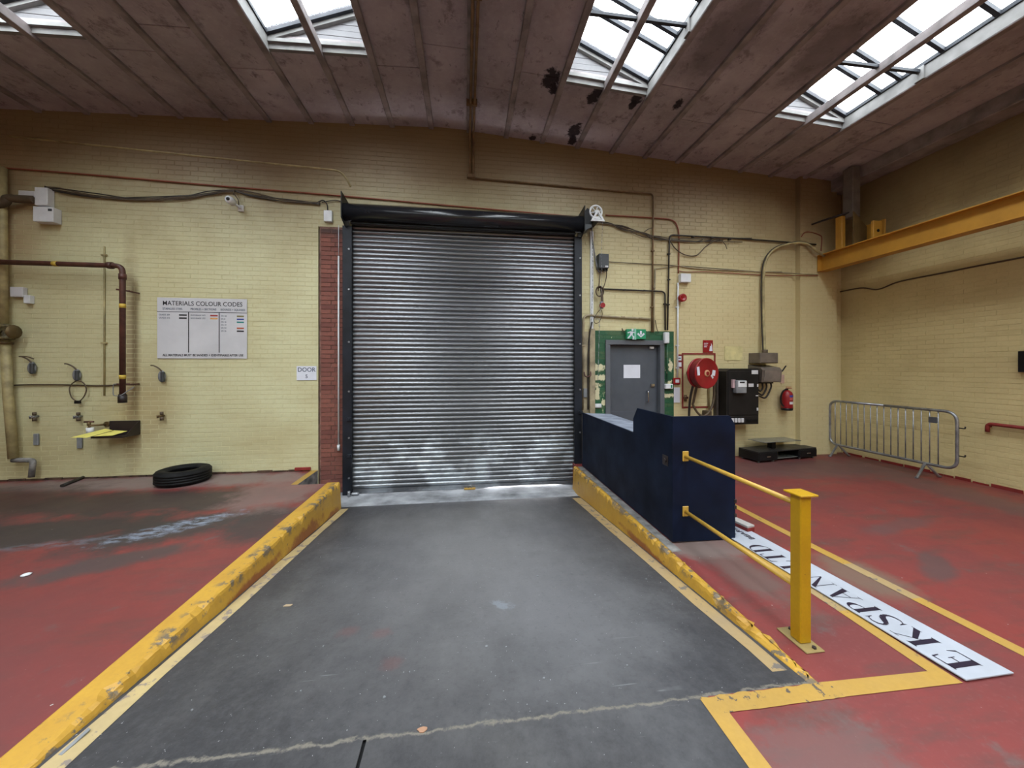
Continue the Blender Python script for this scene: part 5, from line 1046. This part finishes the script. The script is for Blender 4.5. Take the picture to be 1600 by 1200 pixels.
# ------------------------------------------------------------------ guard rail: post and two rails
po = thing('guard_post', (2.065, 1.99, 0), 'square yellow steel post with cap standing beside the white fascia sign', 'post'); s = .038; pcx, pcy = 2.062, 1.995
b = B(); b.box(pcx - s, pcx + s, pcy - s, pcy + s, .010, .91, .006); obj('shaft', b, M_POST, po)
b = B(); b.box(pcx - .062, pcx + .062, pcy - .062, pcy + .062, .91, .922, .003); obj('cap', b, M_POST, po)
b = B(); b.box(pcx - .062, pcx + .062, pcy - .10, pcy + .11, 0.0, .010, .003); pl = obj('base_plate', b, worn('dull_base_plate', (.30, .22, .08), (.16, .13, .08), .6, 12), po)
for yy in (-.075, .085): b = B(); b.cyl((pcx + .015, pcy + yy, .01), (pcx + .015, pcy + yy, .020), .012, 6); obj('bolt', b, M_SHELF, pl)
for i, (za, zb2, v) in enumerate(((.835, .85, 0), (.305, .335, 0))):
    t = thing('guard_rail', (2.1, 2.6, za), ['upper yellow tube rail between the navy box and the yellow post', 'lower yellow tube rail between the navy box and the yellow post'][i], 'rail')
    b = B(); b.tube([(2.105, ny0 - .03, za), (2.045, pcy + s, zb2)], .017, 12); obj('tube', b, M_RAIL, t)
    b = B(); b.box(2.075, 2.135, ny0 - .034, ny0 - .022, za - .045, za + .05, .003); obj('flange_plate', b, M_RAIL, t)

# ------------------------------------------------------------------ fascia sign on the floor, its letters built stroke by stroke
fs = thing('fascia_sign', (2.75, 3.0, 0), 'long white sign board reading EKSPAN LTD lying on the red floor', 'sign')
ang = math.atan2(-.077, 1.63); o0 = Vector((2.672, 1.616, 0)); ux = Vector((math.cos(ang * 1.0), -math.sin(-ang) * 0, 0)); dy = Vector((-.047, 1, 0)).normalized(); dx = Vector((1, .0125, 0)).normalized()
WS = .322; LS = 3.55; ZS = .022
def SP(a, w, z): q = o0 + dy * a + dx * w; return (q.x, q.y, z)
b = B()
lo4 = [SP(0, 0, ZS - .012), SP(0, WS, ZS - .012), SP(LS, WS * .98, .008), SP(LS, 0, .008)]; hi4 = [(p[0], p[1], p[2] + .006) for p in lo4]
b.face(lo4[::-1]); b.face(hi4)
for k in range(4): b.face([lo4[k], lo4[(k + 1) % 4], hi4[(k + 1) % 4], hi4[k]])
bmesh.ops.remove_doubles(b.bm, verts=b.bm.verts, dist=1e-5); obj('board', b, M_SIGNW, fs)
b = B(); p, q_ = SP(.02, .03, 0), SP(.06, WS - .03, 0); b.box(min(p[0], q_[0]), max(p[0], q_[0]), min(p[1], q_[1]), max(p[1], q_[1]), 0, ZS - .012); obj('batten', b, M_SHELF, fs)
def zs(a): return (ZS - .006) + (.014 - (ZS - .006)) * (a / LS) + .0012
# glyph outlines in a 0..1 box: thick stems, hairlines and bracketed serifs
def rect(x0, y0, x1, y1): return [(x0, y0), (x1, y0), (x1, y1), (x0, y1)]
def serif(x0, x1, y, up, ext=.07): return [(x0 - ext, y), (x1 + ext, y), (x1, y + up * .06), (x0, y + up * .06)] if up > 0 else [(x0, y - .06), (x1, y - .06), (x1 + ext, y), (x0 - ext, y)]
def stem(x, w): return [rect(x, 0, x + w, 1), serif(x, x + w, 0, 1), serif(x, x + w, 1, -1)]
def arc(cx, cy, rx, ry, a0, a1, w0, w1, n=14):
    """stroke along an ellipse, width changing from hairline w0 to w1 in the middle"""
    out = []
    for k in range(n):
        P = []
        for t in (k / n, (k + 1) / n):
            a = a0 + (a1 - a0) * t; w = w0 + (w1 - w0) * math.sin(PI * t)
            P.append(((cx + rx * math.cos(a), cy + ry * math.sin(a)), (cx + (rx - w) * math.cos(a), cy + (ry - min(w, .05) * .8) * math.sin(a))))
        out.append([P[0][0], P[1][0], P[1][1], P[0][1]])
    return out
def stroke(pts, ws):
    out = []
    for i in range(len(pts) - 1):
        (x0, y0), (x1, y1) = pts[i], pts[i + 1]; l = math.hypot(x1 - x0, y1 - y0); nx_, ny_ = -(y1 - y0) / l, (x1 - x0) / l
        out.append([(x0 + nx_ * ws[i] / 2, y0 + ny_ * ws[i] / 2), (x1 + nx_ * ws[i + 1] / 2, y1 + ny_ * ws[i + 1] / 2), (x1 - nx_ * ws[i + 1] / 2, y1 - ny_ * ws[i + 1] / 2), (x0 - nx_ * ws[i] / 2, y0 - ny_ * ws[i] / 2)])
    return out
TH_, HL = .22, .04
scurve = [(.80, .78), (.74, .92), (.55, .99), (.34, .95), (.24, .82), (.28, .68), (.46, .56), (.64, .44), (.74, .30), (.70, .13), (.54, .03), (.34, .02), (.18, .10), (.12, .26)]
sw = [.03, .035, .05, .07, .10, .14, .19, .20, .16, .11, .07, .045, .035, .03]
GLY = {
 'E': (.82, stem(.10, TH_) + [rect(.2, 0, .80, HL), rect(.2, 1 - HL, .74, 1), rect(.2, .49, .56, .49 + HL), [(.68, 1), (.74, 1), (.76, .74), (.73, .74)], [(.72, 0), (.80, 0), (.86, .28), (.83, .28)], [(.53, .62), (.56, .62), (.56, .38), (.53, .38)]]),
 'K': (.98, stem(.10, TH_) + stroke([(.27, .42), (.80, .98)], [.035, .035]) + [[(.36, .56), (.48, .64), (.96, .0), (.72, .0)], rect(.64, .975, .95, 1), rect(.66, 0, 1.02, .025)]),
 'S': (.88, stroke(scurve, sw) + [[(.78, .74), (.82, .72), (.82, 1.0), (.78, .92)], [(.10, .28), (.14, .30), (.15, .08), (.10, .0)]]),
 'P': (.80, stem(.10, TH_) + arc(.34, .74, .44, .26, PI / 2, -PI / 2, .03, .17) + [rect(.2, 1 - HL, .35, 1), rect(.2, .48, .35, .48 + HL)]),
 'A': (.98, [[(.40, 1), (.54, 1), (.94, .0), (.70, .0)]] + stroke([(.46, .97), (.12, .0)], [.035, .035]) + [rect(.25, .30, .74, .30 + HL), rect(.0, 0, .26, .025), rect(.60, 0, 1.02, .025)]),
 'N': (1.0, [rect(.14, 0, .14 + HL, 1), rect(.84, 0, .84 + HL, 1), [(.06, 1), (.28, 1), (.875, .0), (.80, .0)], rect(.03, 0, .29, .025), rect(.72, .975, 1.0, 1), rect(.0, .975, .2, 1)]),
 'L': (.76, stem(.10, TH_) + [rect(.2, 0, .74, HL), [(.66, 0), (.74, 0), (.80, .30), (.77, .30)]]),
 'T': (.88, stem(.36, TH_) + [rect(.04, 1 - HL, .88, 1), [(.0, .72), (.03, .72), (.12, 1), (.04, 1)], [(.80, 1), (.88, 1), (.92, .72), (.89, .72)]]),
 'D': (.95, stem(.10, TH_) + arc(.36, .5, .54, .5, PI / 2, -PI / 2, .03, .19, 20) + [rect(.2, 1 - HL, .38, 1), rect(.2, 0, .38, HL)]),
}
def letter(ch, a0, Hh, wsc, mid):
    adv, polys = GLY[ch]; b = B()
    for P in polys: b.face([SP(a0 + x * wsc, mid + Hh / 2 - y * Hh, zs(a0 + x * wsc)) for x, y in P])
    bmesh.ops.solidify(b.bm, geom=list(b.bm.faces), thickness=.0006) if False else None
    obj('letter', b, M_INKP, fs); return a0 + adv * wsc
def lpos(u, v):
    q = FL(u, v, ZS); return (Vector((q.x, q.y, 0)) - o0).dot(dy)
Hh = .185
for ch, a_ in zip('EKSPANLTD', (.052, .222, .378, .522, .644, .815, 1.070, 1.190, 1.345)): letter(ch, a_, Hh, .150, .128 - .022 * a_)
# the smaller second part of the lettering, two lines
Mt = Matrix(((dy.x, -dx.x, 0, 0), (dy.y, -dx.y, 0, 0), (0, 0, 1, 0), (0, 0, 0, 1)))
for body, a_, w_ in (('BRIDGE', 1.69, .085), ('BEARINGS', 1.575, .19)):
    q = SP(a_, w_, zs(a_) + .003); text(body, .078, Matrix.Translation(q) @ Mt, M_INKP, fs, align='LEFT', sx=1.15)
b = B(); p = Vector((2.905, 3.42, 0)); b.box(-.05, .05, 0, .55, 0.0, .05, .004); b.bm.transform(Matrix.Translation((2.905, 3.36, 0)) @ Matrix.Rotation(.20, 4, 'Z')); tl = obj('timber_offcut', b, M_FRED); tag(tl, 'white topped timber offcut on the floor behind the navy box', 'timber')
b = B(); b.box(-.049, .049, .001, .549, .05, .072, .003); b.bm.transform(Matrix.Translation((2.905, 3.36, 0)) @ Matrix.Rotation(.20, 4, 'Z')); obj('white_face', b, M_WHTI, tl, None, 'white painted top')

# ------------------------------------------------------------------ crowd barrier
br = thing('crowd_barrier', (7.02, 5.3, 0), 'grey galvanised crowd barrier standing along the right wall', 'barrier'); bxp = 7.02; yl, yr, zlo, zhi = 6.17, 4.34, .215, 1.045
b = B(); b.tube(bend([(bxp, (yl + yr) / 2, zhi), (bxp, yr, zhi), (bxp, yr, zlo), (bxp, yl, zlo), (bxp, yl, zhi), (bxp, (yl + yr) / 2 + .001, zhi)], .15, 7), .021, 10); obj('frame', b, M_GALV, br)
for k in range(16):
    y = 4.55 + (6.07 - 4.55) * k / 15; b = B(); b.tube([(bxp, y, zlo), (bxp, y, zhi)], .008, 6); obj('bar', b, M_GALV, br)
for y in (4.70, 6.02):
    for s_ in (-1, 1):
        b = B(); b.tube([(bxp + s_ * .01, y, zlo), (bxp + s_ * .20, y - .03, .012), (bxp + s_ * .225, y - .03, .012)], .018, 8); obj('foot', b, M_GALV, br)
b = B(); b.box(bxp - .012, bxp + .004, 4.56, 4.66, .85, .94, .003); obj('name_plate', b, plain('slate_plate', (.08, .085, .10), .5), br, None, 'dark grey plate between two bars')
for zz in (.42, .82): b = B(); b.tube(bend([(bxp, yr - .02, zz), (bxp, yr - .085, zz), (bxp, yr - .085, zz + .03)], .02), .009, 6); obj('hook', b, M_CABLE, br)
b = B(); b.tube(bend([(bxp, yl + .02, .36), (bxp - .03, yl + .06, .36), (bxp - .03, yl + .06, .88), (bxp, yl + .02, .88)], .05), .012, 6); obj('hinge_loop', b, M_GALV, br)

# ------------------------------------------------------------------ low television stand
tv = thing('tv_stand', (5.75, 6.0, 0), 'low black television stand with a smoked glass upper shelf', 'stand'); 
o1 = Vector((5.114, 5.753, 0)); e1 = Vector((math.cos(.15), math.sin(.15), 0)); e2 = Vector((-math.sin(.15), math.cos(.15), 0))
MT = Matrix(((e1.x, e2.x, 0, o1.x), (e1.y, e2.y, 0, o1.y), (0, 0, 1, 0), (0, 0, 0, 1)))
def tvbox(name, r, mat, bev=.004, par=None, label=None):
    q = B(); q.box(*r, bev); q.bm.transform(MT); return obj(name, q, mat, par or tv, None, label)
Lw, Dp = 1.40, .40
for x0_, x1_ in ((0, .44), (Lw - .44, Lw)):
    tvbox('cabinet', (x0_, x1_, 0, Dp, .03, .175), M_BLACK); dr = tvbox('drawer_front', (x0_ + .01, x1_ - .01, -.012, 0, .035, .165), M_BLACK, .003); tvbox('handle', ((x0_ + x1_) / 2 - .045, (x0_ + x1_) / 2 + .045, -.022, -.012, .095, .112), M_CHROME, .003, dr)
tvbox('low_shelf', (.44, Lw - .44, .02, Dp - .02, .04, .052), M_GLASS_T); tvbox('top_board', (0, Lw, 0, Dp, .175, .195), plain('dull_black_top', (.022, .021, .021), .4, 0, .12, 6, .3), .004)
for fx in (.05, .38, Lw - .38, Lw - .05):
    for fy in (.03, Dp - .06): q = B(); q.cyl((fx, fy + .01, 0), (fx, fy + .01, .032), .022, 10); q.bm.transform(MT); obj('foot', q, M_GALV, tv)
q = B(); q.box(.51, .60, .15, .25, .195, .335, .004); q.bm.transform(MT); obj('column', q, M_BLACK, tv)
q = B(); q.box(-.42, .42, -.17, .17, .335, .345, .002); q.bm.transform(MT @ Matrix.Translation((.62, .20, 0)) @ Matrix.Rotation(-.05, 4, 'Z')); obj('upper_shelf', q, M_GLASS_T, tv)

# ------------------------------------------------------------------ tyre, bar and litter
ty = thing('tyre', (-4.13, 5.925, 0), 'black worn tyre lying flat against the left wall', 'tyre'); RT = .325; HT = .205
prof = []
for k in range(9):
    a = PI / 2 + PI * k / 8 * 0
side = [(.178, .028), (.205, .004), (.27, .0), (.305, .012), (RT - .006, .035)]
tread = []
z = .035
for k in range(4):
    tread += [(RT, z + .002), (RT, z + .026), (RT - .009, z + .028), (RT - .009, z + .034)]; z += .036
tread = [t_ for t_ in tread if t_[1] < HT - .036]
prof = side + tread + [(RT, HT - .036)] + [(r, HT - h) for r, h in reversed(side)] + [(.172, HT - .035), (.19, HT - .06), (.26, HT * .5), (.19, .06), (.172, .035)]
b = B(); b.lathe(prof, (-4.13, 5.925, 0), 'Z', 56, True, True); obj('carcass', b, M_TYRE, ty)
b = B(); b.lathe([(.225, HT - .004), (.262, HT + .001), (.264, HT - .001), (.228, HT - .006)], (-4.13, 5.925, 0), 'Z', 56, False, True); obj('bead_ring', b, M_TYRE, ty)
b = B(); A_, C_ = FL(97, 759, .02), FL(132, 745, .02); b.tube([A_, C_], .024, 8); tag(obj('black_bar', b, M_CABLE), 'short black bar lying on the floor below the standing pipe', 'bar')
b = B(); p = FL(41, 899); b.lathe([(.002, .0), (.028, .002), (.032, .008), (.02, .014), (.002, .016)], p, 'Z', 10); tag(obj('white_pebble', b, M_WHITE), 'small white scrap on the red floor at the left edge', 'scrap')
b = B(); q = ray(660, 1141); p = FL(660, 1141); b.prism([(p.x + .022 * math.cos(a) * (1 + .3 * math.sin(3 * a)), p.y + .014 * math.sin(a)) for a in [2 * PI * k / 9 for k in range(9)]], 'Z', 0, .004); tag(obj('dry_leaf', b, plain('tan_leaf', (.36, .2, .12), .7)), 'tan leaf lying at the crack at the ramp head', 'leaf')
b = B(); p = FL(450, 946, -.115); p.z = rz(p.y); b.prism([(p.x - .03, p.y - .01), (p.x + .025, p.y - .012), (p.x + .03, p.y + .008), (p.x - .02, p.y + .012)], 'Z', p.z, p.z + .006); tag(obj('wood_chip', b, plain('buff_chip', (.42, .32, .20), .7)), 'buff wood chip on the left side of the ramp', 'chip')
b = B(); p = FL(104, 1156); p.x = max(p.x, KL1 + .05); b.prism([(p.x - .012, p.y - .06), (p.x + .006, p.y - .065), (p.x + .014, p.y + .05), (p.x - .004, p.y + .06)], 'Z', rz(p.y) + .004, rz(p.y) + .010); tag(obj('plastic_strip', b, M_GREY), 'pale plastic strip beside the left kerb near the viewer', 'strip')
rnd = random.Random(77); spots = [(620, 905), (700, 880), (560, 960), (840, 900), (900, 1000), (760, 1010), (505, 1010), (640, 1050), (980, 1040), (780, 830), (870, 860), (660, 835), (470, 1080), (1010, 905), (930, 930), (600, 1090), (850, 1060), (560, 870), (720, 950), (300, 1110)]
for u, v in spots:
    d = ray(u, v); t_ = 1.0
    for _ in range(12): yy = d.y * t_; t_ = (rz(yy) - HC) / d.z
    p = Vector((0, 0, HC)) + d * t_; r = rnd.uniform(.004, .009); b = B(); b.prism([(p.x + r * math.cos(a) * rnd.uniform(.6, 1.3), p.y + r * math.sin(a) * rnd.uniform(.6, 1.3)) for a in [2 * PI * k / 6 for k in range(6)]], 'Z', p.z - .002, p.z + .004)
    tag(obj('grit', b, M_GREY), 'pale speck of grit scattered on the dark ramp', 'grit', 'specks of grit on the ramp')
